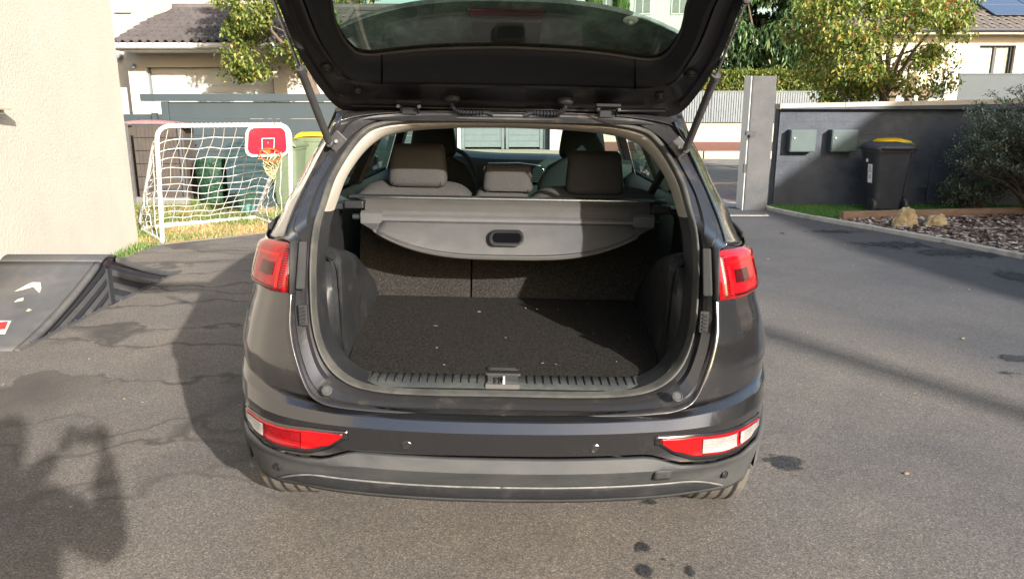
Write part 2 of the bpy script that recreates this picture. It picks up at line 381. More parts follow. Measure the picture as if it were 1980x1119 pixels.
def soften(m_):
    n = m_.node_tree.nodes; l = m_.node_tree.links; b = n['Principled BSDF']; o = n['Material Output']
    t = n.new('ShaderNodeTexCoord'); mp = n.new('ShaderNodeMapping'); mp.inputs['Location'].default_value = (-.5, -.5, 0); l.new(t.outputs['Generated'], mp.inputs['Vector'])
    sx_ = n.new('ShaderNodeSeparateXYZ'); l.new(mp.outputs[0], sx_.inputs[0]); cx_ = n.new('ShaderNodeCombineXYZ'); l.new(sx_.outputs[0], cx_.inputs[0]); l.new(sx_.outputs[1], cx_.inputs[1])
    ln = n.new('ShaderNodeVectorMath'); ln.operation = 'LENGTH'; l.new(cx_.outputs[0], ln.inputs[0])
    g = coord(n, l, True); f1 = noise_node(n, l, g, 7, 6, .72, .6); f2 = noise_node(n, l, g, 120, 2, .6)
    a = n.new('ShaderNodeMath'); a.operation = 'MULTIPLY_ADD'; l.new(f1, a.inputs[0]); a.inputs[1].default_value = 1.15; l.new(ln.outputs['Value'], a.inputs[2])
    c2 = n.new('ShaderNodeMath'); c2.operation = 'MULTIPLY_ADD'; l.new(f2, c2.inputs[0]); c2.inputs[1].default_value = .28; l.new(a.outputs[0], c2.inputs[2])
    k = ramp(n, l, c2.outputs[0], [(.86, .88), (.96, 0)])
    tr = n.new('ShaderNodeBsdfTransparent'); mx = n.new('ShaderNodeMixShader'); l.new(k, mx.inputs[0]); l.new(tr.outputs[0], mx.inputs[1]); l.new(b.outputs[0], mx.inputs[2]); l.new(mx.outputs[0], o.inputs['Surface'])
soften(M['wet'])
for i, (px, y, w, h) in enumerate([(1505, 895, 115, 62), (1242, 1058, 46, 36), (1244, 1103, 46, 44), (1336, 1106, 30, 36), (1285, 1083, 12, 8), (1301, 1094, 12, 8), (1393, 1088, 18, 12), (1256, 972, 60, 18), (1735, 474, 230, 20), (1860, 490, 260, 22), (1620, 448, 150, 9), (1965, 535, 110, 34), (1960, 693, 85, 20), (1945, 722, 60, 14), (1514, 452, 14, 7)]):
    tag(stain(px, y, w, h, i + 1).build('damp_stain', M['wet'], smooth=0), kind='structure')
# drain grate by the gate
g0 = ground(1442, 416)
dr = empty('drain_grate', (g0.x, g0.y, 0), 'narrow slotted drain grate in the asphalt below the gate pillar', 'drain')
k = MB(); k.box((0, 0, .004), (.62, .16, .006)); k.build('frame', M['concrete'], dr, smooth=0)
sl = MB().box((0, 0, .0095), (.022, .11, .004)).build('slot', M['blackline'], dr, smooth=0)
for i in range(13):
    c = sl if i == 0 else sl.copy()
    if i: COL.objects.link(c)
    c.location = (-.27 + i * .045, 0, 0)

# ---------------------------------------------------------------- grass and chips (countless: stuff)
def inside(p, poly):
    x, y = p; c = False
    for (x1, y1), (x2, y2) in zip(poly, poly[1:] + poly[:1]):
        if (y1 > y) != (y2 > y) and x < (x2 - x1) * (y - y1) / (y2 - y1) + x1: c = not c
    return c
def blades(name, m, poly, n, h, w, label, cat, dens=None, lean=.6):
    xs = [p[0] for p in poly]; ys = [p[1] for p in poly]; k = MB(); c = 0; tries = 0
    while c < n and tries < n * 12:
        tries += 1; x = random.uniform(min(xs), max(xs)); y = random.uniform(min(ys), max(ys))
        if not inside((x, y), poly): continue
        if dens and random.random() > dens(x, y): continue
        a = random.uniform(0, 6.28); hh = h * random.uniform(.5, 1.3); lx, ly = math.cos(a) * w, math.sin(a) * w
        bx, by = random.uniform(-1, 1) * hh * lean, random.uniform(-1, 1) * hh * lean; q = len(k.v)
        k.v += [(x - lx, y - ly, -.004), (x + lx, y + ly, -.004), (x + bx, y + by, hh)]; k.f.append((q, q + 1, q + 2)); c += 1
    return tag(k.build(name, m, smooth=0), label, cat, kind='stuff')
lawnpoly = [(-6.6, 8.2), (-4.1, 8.3), (-2.9, 9.3), (-1.6, 10.38), (-0.6, 11.3), (-.6, 13.5), (-6.6, 13.5)]
gd = lambda x, y: max(0.03, min(1, .15 + (y - 9.0) * .22 + 1.6 * noise.noise(Vector((x * 1.2, y * 1.2, 3)))))
blades('green_grass', M['grass'], lawnpoly, 15000, .075, .006, 'green grass tufts growing through the dry lawn behind the goal', 'grass', gd)
blades('dry_grass', M['drygrass'], lawnpoly, 15000, .04, .006, 'straw coloured dry grass on the lawn strip under the goal', 'grass', lambda x, y: 1 - .6 * gd(x, y), 1.2)
blades('wall_weeds', M['grass'], [(-4.2, 7.5), (-3.98, 7.5), (-3.95, 8.30), (-4.2, 8.42)], 420, .055, .005, 'small green weeds growing at the foot of the house wall corner', 'weeds', lambda x, y: 1)
fg = [(3.95, 11.62), (4.15, 10.9), (4.62, 10.18), (4.75, 10.42), (8.2, 11.05), (8.2, 11.85), (3.95, 11.85)]
sheet('artificial_lawn', fg, 0.002, M['turf'])
blades('artificial_grass', M['fakegrass'], fg, 22000, .035, .004, 'bright green artificial grass strip in front of the slate wall', 'grass', None, .5)
bed = [(4.02, 10.75), (4.4, 9.8), (4.82, 8.95), (5.1, 8.1), (5.3, 7.3), (5.55, 6.0), (5.85, 3.0), (11, 3.0), (11, 11.8), (8.2, 11.8), (8.2, 11.0), (4.8, 10.3)]
sheet('mulch_bed', bed, 0.004, M['mulchbase'])
k = MB()
for i in range(11000):
    while True:
        x = random.uniform(4.4, 8.6); y = random.uniform(6.2, 11.0)
        if inside((x, y), bed) and not (x < 8.3 and y > 10.16 + (x - 4.6) * .17): break
    s = random.uniform(.5, 1.4); a = random.uniform(0, 6.28); tx, ty = random.uniform(-.35, .35), random.uniform(-.35, .35)
    z = .012 + random.random() * .04; L = .034 * s; Wd = .014 * s; q = len(k.v); ca, sa = math.cos(a), math.sin(a)
    for u, v in ((-1, -1), (1, -.7), (.8, 1), (-.9, .8)):
        dx = u * L * ca - v * Wd * sa; dy = u * L * sa + v * Wd * ca
        k.v.append((x + dx, y + dy, z + dx * tx + dy * ty))
    k.f.append((q, q + 1, q + 2, q + 3))
tag(k.build('bark_mulch', M['chip'], smooth=0), 'brown and pinkish bark chips covering the planting bed', 'mulch', kind='stuff')

# ================================================================ HOUSE ON THE LEFT (near)
hw = empty('house', (-4.26, 8.44, 0), 'near house with blank cream rendered wall at the left edge', 'house')
dirw = Vector((.136, -1, 0)).normalized(); nrm = Vector((dirw.y * -1, dirw.x, 0))
A = Vector((-4.26, 8.44, 0)); B = A + dirw * 9.5
Cc = B + Vector((-8, -1.0, 0)); D = A + Vector((-8, -1.0, 0)); wallm = MB()
for p, q in ((A, B), (B, Cc), (Cc, D), (D, A)):
    N = 6
    wallm.grid([[(lerp(p.x, q.x, t / N), lerp(p.y, q.y, t / N), z) for t in range(N + 1)] for z in (-.1, 1.5, 3.0, 5.6)])
wallm.poly([(v.x, v.y, 5.6) for v in (A, B, Cc, D)])
wallm.build('wall', M['cream'], hw, off=(-4.26, 8.44, 0), smooth=0)
# small wall light / ledge at the left frame edge
p = at(4, 206, 5.72)
k = MB().box((p.x - .03, p.y, p.z), (.10, .16, .045)).box((p.x - .05, p.y, p.z - .04), (.06, .10, .03)); lt = k.build('wall_light', M['palestone'], smooth=0, bevel=.006, off=tuple(p)); lt.location = p
tag(lt, 'small boxy light fitting sticking out of the cream wall at left edge', 'light')

# ================================================================ HOUSE WITH GARAGE BEHIND (left)
gh = empty('house', (-12, 17, 0), 'cream house with tiled garage wing behind the grey gate', 'house'); o_ = (-12, 17, 0)
def hbox(k, x0, x1, y0, y1, z0, z1): k.box(((x0 + x1) / 2, (y0 + y1) / 2, (z0 + z1) / 2), (x1 - x0, y1 - y0, z1 - z0)); return k
gw = at(243, 95, 16.5); gr = -2.0
dL, dR = at(285, 130, 16.6).x, at(530, 130, 16.6).x
k = MB(); hbox(k, gw.x, dL, 16.5, 22, -.1, 2.72); hbox(k, dR, gr, 16.5, 22, -.1, 2.72); hbox(k, dL, dR, 16.5, 22, at(400, 130, 16.5).z, 2.72); hbox(k, dL - .01, dR + .01, 16.75, 21.9, -.1, 2.4)
k.build('garage_wall', M['cream_far'], gh, off=o_, smooth=0)
k = MB(); hbox(k, -22, at(344, 5, 19).x, 17.2, 27, -.1, 9.5); k.build('main_wall', M['cream_far'], gh, off=o_, smooth=0)
# window sill on the tall wall
p = at(240, 10, 17.2); k = MB(); hbox(k, p.x - .20, p.x + .16, 17.12, 17.2, p.z - .16, p.z - .1); hbox(k, p.x - .16, p.x + .12, 17.17, 17.21, p.z - .1, p.z + 1.0); k.build('window', M['white'], gh, off=o_, smooth=0)
door = empty('garage_door', (0, 0, 0)); door.parent = gh; tag(door)
dz = at(400, 131, 16.6).z
hpan = .50
for r in range(4):
    z1 = dz - r * (hpan + .006)
    k = MB(); hbox(k, dL + .03, dR - .05, 16.68, 16.72, z1 - hpan, z1); k.build('panel', M['white'], door, off=o_, smooth=0, bevel=.004)
    for c in range(7):
        x0 = dL + .13 + c * (dR - dL - .2) / 7
        k = MB(); hbox(k, x0, x0 + .30, 16.668, 16.685, z1 - hpan + .13, z1 - .12); k.build('cassette', M['white'], door, off=o_, smooth=0, bevel=.006)
k = MB(); hbox(k, dL, dL + .03, 16.6, 16.72, -.1, dz); hbox(k, dR - .05, dR, 16.6, 16.72, -.1, dz); hbox(k, dL + .03, dR - .05, 16.62, 16.66, dz, dz + .05); k.build('door_frame', M['fence'], door, off=o_, smooth=0)
# gutter, soffit
eL = at(222, 84, 15.7); eR = -1.6
k = MB(); hbox(k, eL.x, eR, 15.72, 16.5, eL.z - .14, eL.z - .10); hbox(k, eL.x, eR, 15.70, 15.72, eL.z - .14, eL.z - .02); k.build('soffit', M['white'], gh, off=o_, smooth=0)
k = MB().tube([(eL.x - .03, 15.64, eL.z - .05), (eR, 15.64, eL.z - .05)], .06, 10); k.build('gutter', M['white'], gh, off=o_)
# hip roof with individual tiles
rz = at(370, 18, 18.7)
ridgeL = at(325, 18, 18.7).x; slope = (rz.z - eL.z) / 3.1
k = MB().poly([(eL.x, 15.62, eL.z - .03), (eR, 15.62, eL.z - .03), (eR, 18.7, rz.z - .03), (ridgeL, 18.7, rz.z - .03)]).poly([(eL.x, 15.62, eL.z - .03), (ridgeL, 18.7, rz.z - .03), (ridgeL - .2, 21.9, rz.z - .03), (eL.x, 21.9, eL.z - .03)])
k.build('roof_deck', M['tile'], gh, off=o_, smooth=0)
def tile_mesh(w, h, a=.035):
    rows = []
    for j in range(2):
        row = []
        for i in range(9):
            u = i / 8; zz = a * math.sin(u * 2 * math.pi) ; row.append((u * w, j * h, zz + (.032 if j == 0 else 0)))
        rows.append(row)
    rows.insert(0, [(p[0], p[1], p[2] - .03) for p in rows[0]])
    return MB().grid(rows)
nrow = 9; th = math.hypot(3.1, rz.z - eL.z) / nrow; tw = .17
ang = math.atan2(rz.z - eL.z, 3.1)
proto = tile_mesh(tw, th * 1.12).build('roof_tile', M['tile'], gh, smooth=50); first = True
for r in range(nrow):
    t = r / nrow; xl = lerp(eL.x, ridgeL, t); nt = int((eR - xl) / tw)
    for c in range(min(nt, 26)):
        o = proto if first else proto.copy()
        if not first: COL.objects.link(o)
        first = False
        o.location = (xl + c * tw - o_[0], 15.6 + t * 3.1 - o_[1], lerp(eL.z, rz.z, t) + .02 + random.uniform(-.004, .004)); o.rotation_euler = (ang, 0, random.uniform(-.01, .01))
k = MB(); n = 14
k.tube([(ridgeL - .05, 18.7, rz.z + .03), (eR, 18.7, rz.z + .03)], .09, 8); k.build('ridge_tiles', M['tile'], gh, off=o_)
k = MB().tube([(eL.x, 15.62, eL.z + .02), (ridgeL, 18.7, rz.z + .04)], .05, 8); k.build('hip_tiles', M['steel'], gh, off=o_)
# wall lamps
for px, y, r in ((230, 109, .075), (258, 128, .05)):
    p = at(px, y, 17.1 if px < 243 else 16.42)
    k = MB().lathe([(.0, -.10), (r * .7, -.09), (r, -.04), (r, .03), (r * .5, .08)], 14, (0, 0, 0), 'Y'); o = k.build('wall_lamp', M['steel']); o.location = p
    tag(o, 'round wall lamp under the garage eaves at the cream corner' if r > .06 else 'small outdoor tap fitting on the cream wall left of garage door', 'lamp' if r > .06 else 'fitting')

# sliding gate and low fences left
GY = 13.6
gt = empty('sliding_gate', (-6.6, GY, 0), 'long slate grey sliding gate standing behind the goal and bins', 'gate'); o_ = (-6.6, GY, 0)
gl = at(272, 190, GY - .06).x; zt = at(400, 182, GY).z; zt2 = at(400, 196, GY).z
k = MB(); hbox(k, gl, -1.35, GY - .09, GY + .05, zt2, zt); k.build('top_rail', M['slate_metal'], gt, off=o_, smooth=0, bevel=.006)
xf = at(326, 300, GY).x
k = MB(); hbox(k, xf - .02, xf + .10, GY - .06, GY + .03, .06, zt2 - .004); hbox(k, -1.5, -1.38, GY - .06, GY + .03, .06, zt2 - .004); hbox(k, xf + .10, -1.5, GY - .06, GY + .03, .06, .16); k.build('frame', M['slate_metal'], gt, off=o_, smooth=0, bevel=.005)
nb = 5
for i in range(nb):
    z0 = .16 + (zt2 - .17) * i / nb; z1 = .16 + (zt2 - .17) * (i + 1) / nb
    k = MB(); hbox(k, xf + .102, -1.502, GY - .02, GY + .015, z0 + .001, z1 - .003); k.build('panel', M['slate_metal'], gt, off=o_, smooth=0, bevel=.002)
lw = empty('low_fence', (-7, 15.2, 0), 'low blue grey metal fence in front of the cream house corner', 'fence')
k = MB(); z = at(280, 221, 15.2).z; hbox(k, -9, -5.2, 15.18, 15.22, -.1, z); k.build('panel', M['slate_metal'], lw, off=(-7, 15.2, 0), smooth=0)
k = MB(); x = at(298, 218, 15.1).x; hbox(k, x - .05, x + .05, 15.08, 15.17, -.1, z + .03); k.build('post', M['slate_metal'], lw, off=(-7, 15.2, 0), smooth=0)
p0 = at(294, 197, 15.6); p1 = at(326, 219, 15.6)
k = MB(); hbox(k, p0.x, p1.x, 15.55, 15.75, p1.z, p0.z); o = k.build('white_cabinet', M['white'], smooth=0, bevel=.01, off=(p0.x, 15.6, 0)); o.location = (p0.x, 15.6, 0)
tag(o, 'small white utility cabinet peeping over the low fence beside the gate frame', 'cabinet')
# brown fence panel with slats
bf = empty('brown_fence', (-5.9, 11.9, 0), 'brown mesh fence panel filled with vertical slats left of the goal', 'fence'); o_ = (-5.9, 11.9, 0)
x0, x1 = at(262, 300, 11.9).x, at(346, 300, 11.9).x; zt = at(300, 240, 11.9).z; z0 = at(300, 368, 11.9).z; nsl = 11; pw = (x1 - x0) / nsl
for i in range(nsl):
    k = MB(); hbox(k, x0 + i * pw + .002, x0 + (i + 1) * pw - .002, 11.89, 11.91, z0 - .10, zt - .02); k.build('slat', M['brownslat'], bf, off=o_, smooth=0)
k = MB()
for zz in np.linspace(z0 + .02, zt, 6): k.tube([(x0, 11.872, zz), (x1, 11.872, zz)], .0035, 5)
k.build('wire', M['darkframe'], bf, off=o_)
k = MB().tube([(x1 + .03, 11.9, 0), (x1 + .03, 11.9, zt + .02)], .035, 6); k.build('post', M['darkframe'], bf, off=o_)
k = MB(); hbox(k, x0 - .12, x0 - .02, 11.72, 11.8, 0, zt + .02); k.build('post', M['steel'], bf, off=o_, smooth=0)
k = MB(); hbox(k, x0 - .1, x1 + .1, 11.86, 11.94, -.02, z0 - .105); k.build('gravel_board', M['road'], bf, off=o_, smooth=0)
p = at(290, 238, 12.5); k = MB()
k.grid([[(p.x + .75 * u, 12.5 + v * .3, p.z - .04 + .09 * (1 - u * u) * (1 - .5 * v * v)) for u in np.linspace(-1, 1, 13)] for v in np.linspace(-1, 1, 5)])
o = k.build('pink_lid', M['pinkplastic'], off=(p.x, 12.5, 0), solid=.02); o.location = (p.x, 12.5, 0)
tag(o, 'faded pink curved plastic lid showing above the brown fence panel', 'lid')
k = MB(); hbox(k, p.x - .6, p.x + .6, 12.3, 12.75, 0, p.z - .05); o = k.build('storage_box', M['brownslat'], off=(p.x, 12.5, 0), smooth=0, bevel=.02); o.location = (p.x, 12.5, 0)
tag(o, 'brown storage box standing behind the slatted fence panel', 'box')

# ================================================================ RIGHT WALL OF BLOCKS, PILLAR
WY = 11.9
sw = empty('garden_wall', (4.1, WY, 0), 'slate painted block wall with pale coping right of gate pillar', 'wall'); o_ = (4.1, WY, 0)
hbox(MB(), 4.13, 16, WY + .03, WY + .2, -.1, 1.49).build('core', M['slate'], sw, off=o_, smooth=0)
bw, bh = .50, .205; first = True
proto = MB().box((0, 0, 0), (bw - .0008, .05, bh - .001)).build('block', M['slate'], sw, smooth=0, bevel=.0015)
for r in range(8):
    n_ = 17
    for c in range(n_):
        x = 4.14 + bw / 2 + c * bw - (bw / 2 if r % 2 else 0)
        if r % 2 and c == 0: x += .125
        zc = bh / 2 + r * bh - .14
        if 6.6 < x < 7.1 and .1 < zc < .6 and r in (1, 2): continue
        o = proto if first else proto.copy()
        if not first: COL.objects.link(o)
        first = False
        o.location = (x - o_[0], random.uniform(-.002, .002) + .010, zc); o.rotation_euler = (random.uniform(-.010, .006), 0, random.uniform(-.002, .002))
        if r % 2 and c == 0: o.scale = (.5, 1, 1)
# coping slabs rising gently to the right
xa = 4.10
proto = MB().box((0, 0, 0), (.994, .27, .085)).build('coping_slab', M['palestone'], sw, smooth=0, bevel=.006)
for i in range(12):
    o = proto if i == 0 else proto.copy()
    if i: COL.objects.link(o)
    o.location = (xa + .5 + i - o_[0], .04, 1.53 + i * .020); o.rotation_euler = (0, -.018, random.uniform(-.003, .003))
hbox(MB(), 4.13, 16, WY + .01, WY + .19, 1.485, 1.503).build('bed_joint', M['slate'], sw, off=o_, smooth=0)
k = MB().grid([[(4.14 + 11.8 * u, WY + .0, z_) for u in (0, 1)] for z_ in (1.49, 1.50)])
k = MB(); k.poly([(4.13, WY - .0, 1.48), (15.9, WY - .0, 1.48), (15.9, WY - .0, 1.71), (4.13, WY, 1.498)]); k.build('top_course', M['slate'], sw, off=o_, smooth=0, solid=.12, soff=1)
# meter hatch in the wall
pa, pb = at(1812, 318, WY), at(1830, 388, WY)
k = MB(); hbox(k, at(1793, 350, WY).x, at(1832, 350, WY).x, WY - .035, WY - .004, .03, at(1812, 320, WY).z); k.build('access_panel', M['slate'], sw, off=o_, smooth=0, bevel=.008)
# pillar
PY = 11.3
p0 = at(1455, 150, PY); p1 = at(1503, 150, PY); ztp = at(1470, 147, PY).z
gp = empty('gate_pillar', (p0.x, PY, 0), 'tall grey gate pillar with a white painted side face', 'pillar'); o_ = (p0.x, PY, 0)
hbox(MB(), p0.x + .004, p1.x, PY, PY + .34, -.1, ztp).build('shaft', M['concrete'], gp, off=o_, smooth=0, bevel=.02)
k = MB(); xb = p0.x - .015; wp = MB()
wp.box(((xb + p0.x) / 2, PY + .17, ztp / 2 - .05), (p0.x - xb, .33, ztp + .1)); wp.build('side_face', M['white'], gp, off=o_, smooth=0, bevel=.01)
M['pillar'] = mat('mid_grey_render', (.078, .078, .080), .85, var=.15, nscale=3, bscale=50, bstr=.6, bdist=.006, world=True, dust=(.06, .064, .07), dscale=1.3, dlow=.45, dhigh=.65)
for o in bpy.data.objects:
    if o.parent == gp and o.name.startswith('shaft'): o.data.materials[0] = M['pillar']
p = at(1450, 257, PY - .04); k = MB(); hbox(k, p.x - .07, p.x + .07, PY - .09, PY - .02, p.z - .035, p.z + .025); hbox(k, p.x - .02, p.x + .05, PY - .11, PY - .09, p.z - .06, p.z - .02); k.build('hinge', M['darkframe'], gp, off=o_, smooth=0, bevel=.004)
p = at(1439, 325, PY - .02); k = MB(); hbox(k, p.x - .02, p.x + .02, PY - .05, PY - .012, p.z - .07, p.z + .06); k.build('sensor', M['darkframe'], gp, off=o_, smooth=0, bevel=.004)
# letter/meter boxes on the wall
for i, (pxa, pxb) in enumerate(((1530, 1576), (1610, 1656))):
    a = at(pxa, 251, WY - .17); b = at(pxb, 294, WY - .17); rt = empty('wall_box', (a.x, WY, b.z), ['grey green metal box on the slate wall nearest the pillar', 'grey green metal box on the slate wall nearest the bins'][i], 'meter box', 'metal boxes on the slate wall'); oo = (a.x, WY, b.z)
    hbox(MB(), a.x, b.x, WY - .17, WY - .012, b.z, a.z).build('casing', M['box_metal'], rt, off=oo, smooth=0, bevel=.006)
    hbox(MB(), a.x + .012, b.x - .012, WY - .178, WY - .172, b.z + .012, a.z - .012).build('door', M['box_metal'], rt, off=oo, smooth=0, bevel=.003)
    MB().lathe([(0, -.018), (.012, -.016), (.012, 0)], 10, (a.x + .055, WY - .176, lerp(b.z, a.z, .62)), 'Y').build('lock', M['steel'], rt, off=oo)

# timber edging, sleepers, rocks
def beam(a, b, w, h, name, m, label, cat, z=0):
    a = Vector(a); b = Vector(b); c = (a + b) / 2; d = b - a
    k = MB().box((0, 0, 0), (d.length, w, h)); o = k.build(name, m, smooth=0, bevel=.008); o.location = (c.x, c.y, z + h / 2); o.rotation_euler = (0, 0, math.atan2(d.y, d.x)); return tag(o, label, cat)
g1 = ground(1630, 426); beam((g1.x, g1.y + .05, 0), (g1.x + 3.5, g1.y + .62, 0), .09, .115, 'timber_edging', M['wood'], 'long reddish timber board edging the bark mulch bed', 'edging')
g1 = ground(1848, 392); beam((g1.x - .14, g1.y - .1, 0), (g1.x + .6, g1.y + .1, 0), .2, .2, 'timber_sleeper', M['oldwood'], 'short dark old timber sleeper lying on the artificial grass', 'sleeper')
beam((g1.x + .15, g1.y + .25, 0), (g1.x + 1.2, g1.y + .4, 0), .22, .42, 'timber_sleeper', M['wood'], 'stacked brown timber sleeper behind the olive shrub by the wall', 'sleeper')
def rock(px, y, w, h, label, seed, sq=1.0):
    c = ground(px, y); s = c.y * .972 / FPX; bm = bmesh.new(); bmesh.ops.create_icosphere(bm, subdivisions=4, radius=1)
    for v in bm.verts:
        p = v.co.normalized(); d = 1 + .30 * noise.noise(p * 1.3 + Vector((seed, 0, 0))) + .16 * noise.noise(p * 3.1 + Vector((0, seed, 0))) + .05 * noise.noise(p * 8)
        v.co = Vector((p.x * d * w * s / 2, p.y * d * w * s / 2 * .8, max(-.3, p.z * d) * h * s * .75))
    me = bpy.data.meshes.new('rock'); bm.to_mesh(me); bm.free(); me.materials.append(M['rock']); me.polygons.foreach_set('use_smooth', [True] * len(me.polygons)); me.set_sharp_from_angle(angle=R(28))
    o = bpy.data.objects.new('rock', me); COL.objects.link(o); o.location = (c.x, c.y + .1, h * s * .22); return tag(o, label, 'rock')
rock(1756, 441, 44, 44, 'tall pointed yellow rock standing on the bark mulch', 2); rock(1816, 442, 46, 27, 'low wide yellow rock right of the pointed one', 5); rock(1742, 446, 21, 11, 'small flat yellow stone in front of the pointed rock', 9)

# ================================================================ BINS
def wheelie_bin(x, y, w, d, h, mb, ml, label, rz=0, sticker=False, group=None, sx=1):
    r = empty('wheelie_bin', (x, y, 0), label, 'bin', group, rz)
    k = MB(); rows = []
    for t in np.linspace(0, 1, 8):
        z = .05 + (h - .09) * t; a = lerp(.74, .98, t) * w / 2; b = lerp(.72, .98, t) * d / 2; c = .06
        ring = []
        for cx, cy, s0 in ((a - c, b - c, 0), (-a + c, b - c, 90), (-a + c, -b + c, 180), (a - c, -b + c, 270)):
            for q in (0, 30, 60, 90): ring.append((cx + c * math.cos(R(s0 + q)), cy + c * math.sin(R(s0 + q)), z))
        rows.append(ring)
    k.grid(rows, close_u=True); k.f.append(tuple(range(16))); k.build('body', mb, r)
    k = MB()
    for zz, ex in ((h - .045, 1.06), (h - .075, 1.03)):
        ring = []
        a, b, c = w / 2 * ex, d / 2 * ex, .06
        for cx, cy, s0 in ((a - c, b - c, 0), (-a + c, b - c, 90), (-a + c, -b + c, 180), (a - c, -b + c, 270)):
            for q in (0, 30, 60, 90): ring.append((cx + c * math.cos(R(s0 + q)), cy + c * math.sin(R(s0 + q))))
        lo = zz - .018; rr = [[(p[0], p[1], lo) for p in ring], [(p[0], p[1], zz + .012) for p in ring]]
        inner = [(p[0] * .9, p[1] * .9, zz + .012) for p in ring]; inn0 = [(p[0] * .88, p[1] * .88, lo) for p in ring]
        k.grid([inn0] + rr + [inner], close_u=True)
    k.build('rim', mb, r)
    rows = []
    for v in np.linspace(-1, 1, 13):
        row = []
        for u in np.linspace(-1, 1, 15):
            e = max(abs(u), abs(v)); zz = h - .02 + .075 * (1 - abs(u) ** 4) * (1 - .55 * abs(v) ** 3) * (1 - .25 * v) - (.03 if e > .99 else 0)
            if abs(u) < .55 and -.9 < v < .3: zz -= .012
            row.append((u * w / 2 * 1.10, v * d / 2 * 1.12 - .01, zz))
        rows.append(row)
    k = MB().grid(rows); k.build('lid', ml, r, solid=.012)
    k = MB().tube([(-w * .36, d / 2 + .07, h - .03), (w * .36, d / 2 + .07, h - .03)], .016, 8)
    for s_ in (-.36, .36): k.tube([(w * s_, d / 2 - .02, h - .05), (w * s_, d / 2 + .07, h - .03)], .014, 6)
    k.build('handle', mb, r)
    for s_ in (-1, 1):
        kk = MB().lathe([(.0, -.025), (.06, -.025), (.1, -.022), (.1, .022), (.06, .025), (0, .025)], 20, (s_ * (w * .36 + .03), d * .36, .1), 'X'); wh = kk.build('wheel', M['darkframe'], r)
        MB().lathe([(.0, -.03), (.045, -.03), (.05, .03), (0, .03)], 14, (s_ * (w * .36 + .03), d * .36, .1), 'X').build('hub', M['rampdark'], wh)
    return r
c = ground(1716, 411)
fb = wheelie_bin(c.x, c.y + .22, .56, .52, .965, M['binblack'], M['binblack'], 'black wheelie bin with white sticker standing on the artificial grass', math.pi + .02)
# white sticker with print, on the left of its front
st = empty('sticker', (0, 0, 0)); st.parent = fb
def stick(y, z, w, h, m, name, x=.249, par=None):
    k = MB(); k.box((0, 0, 0), (w, .002, h)); o = k.build(name, m, par, smooth=0); o.location = (x + (z - .56) * .077, y, z); o.rotation_euler = (.077, 0, R(90)); o.parent = par or st; return o
o = stick(.06, .56, .13, .27, M['whiteink'], 'sticker_sheet')
for j in range(10): stick(.06 + random.uniform(-.006, .006), .665 - j * .016 - (.03 if j > 5 else 0), random.uniform(.04, .09), .005, M['blackline'], 'print_line', .2505)
stick(-.04, .745, .06, .045, M['whiteink'], 'sticker_sheet')
wheelie_bin(c.x + .33, c.y + .95, .53, .55, 1.0, M['bingreen'], M['yellow'], 'green wheelie bin with yellow lid hidden behind the black bin', math.pi + .2)
c = at(608, 300, 12.3); wheelie_bin(c.x, 12.3, .5, .5, 1.08, M['palegreen'], M['yellow'], 'faded green wheelie bin with yellow lid beside the car roof', .15)
c = at(552, 300, 11.6); wheelie_bin(c.x, 11.7, .46, .5, .98, M['palegreen'], M['palegreen'], 'faded pale green bin standing behind the basketball backboard', -.1)
# teal composter with ribs
c = at(497, 300, 11.9); cp = empty('compost_bin', (c.x, 12.0, 0), 'square dark teal slatted compost bin behind the goal net', 'bin')
k = MB(); rows = []
for t in np.linspace(0, 1, 23):
    a = lerp(.40, .35, t) + (.010 if int(t * 22) % 2 else 0); rows.append([(-a, -a, t * .92), (a, -a, t * .92), (a, a, t * .92), (-a, a, t * .92)])
k.grid(rows, close_u=True); k.build('body', M['teal'], cp, smooth=0)
MB().box((0, 0, .95), (.76, .76, .05), None, .92).box((0, 0, 1.0), (.5, .5, .05), None, .9).build('lid', M['teal'], cp, smooth=0, bevel=.01)
for s_ in (-1, 1): hbox(MB(), s_ * .36 - .03, s_ * .36 + .03, -.40, -.375, 0, .92).build('corner_post', M['teal'], cp, smooth=0)
# garden bag
c = at(416, 350, 12.2); bgk = MB(); rows = []
for t in np.linspace(0, 1, 14):
    a = lerp(.19, .29, t ** .8); ring = []
    for j in range(22):
        th_ = j / 22 * 6.283; rr_ = a * (1 + .10 * noise.noise(Vector((math.cos(th_) * 2, math.sin(th_) * 2, t * 4)))) ; ring.append((rr_ * math.cos(th_), rr_ * math.sin(th_), t * .72 + .03 * noise.noise(Vector((math.cos(th_), math.sin(th_), 9))) * t))
    rows.append(ring)
bgk.grid(rows, close_u=True); bgk.f.append(tuple(range(22)))
o = bgk.build('garden_bag', M['bag'], solid=.008); o.location = (c.x, 12.1, 0); o.rotation_euler = (0, .05, 0); tag(o, 'crumpled dark green garden waste bag standing behind the goal net', 'garden bag')
c = at(386, 330, 12.9); k = MB().box((0, 0, .3), (.5, .45, .6), None, .92).box((0, 0, .62), (.54, .5, .05)); o = k.build('storage_crate', M['rampdark'], smooth=0, bevel=.02); o.location = (c.x, 12.75, 0); tag(o, 'dark plastic crate with lid behind the green garden bag', 'crate')
c = ground(481, 411); k = MB().lathe([(.0, .0), (.105, 0), (.115, .02), (.15, .28), (.165, .285), (.165, .31), (.15, .31), (.14, .29), (.10, .03), (0, .03)], 26); o = k.build('bucket', M['bucket']); o.location = (c.x, c.y, 0); tag(o, 'small light teal plastic bucket on the grass inside the goal', 'bucket')
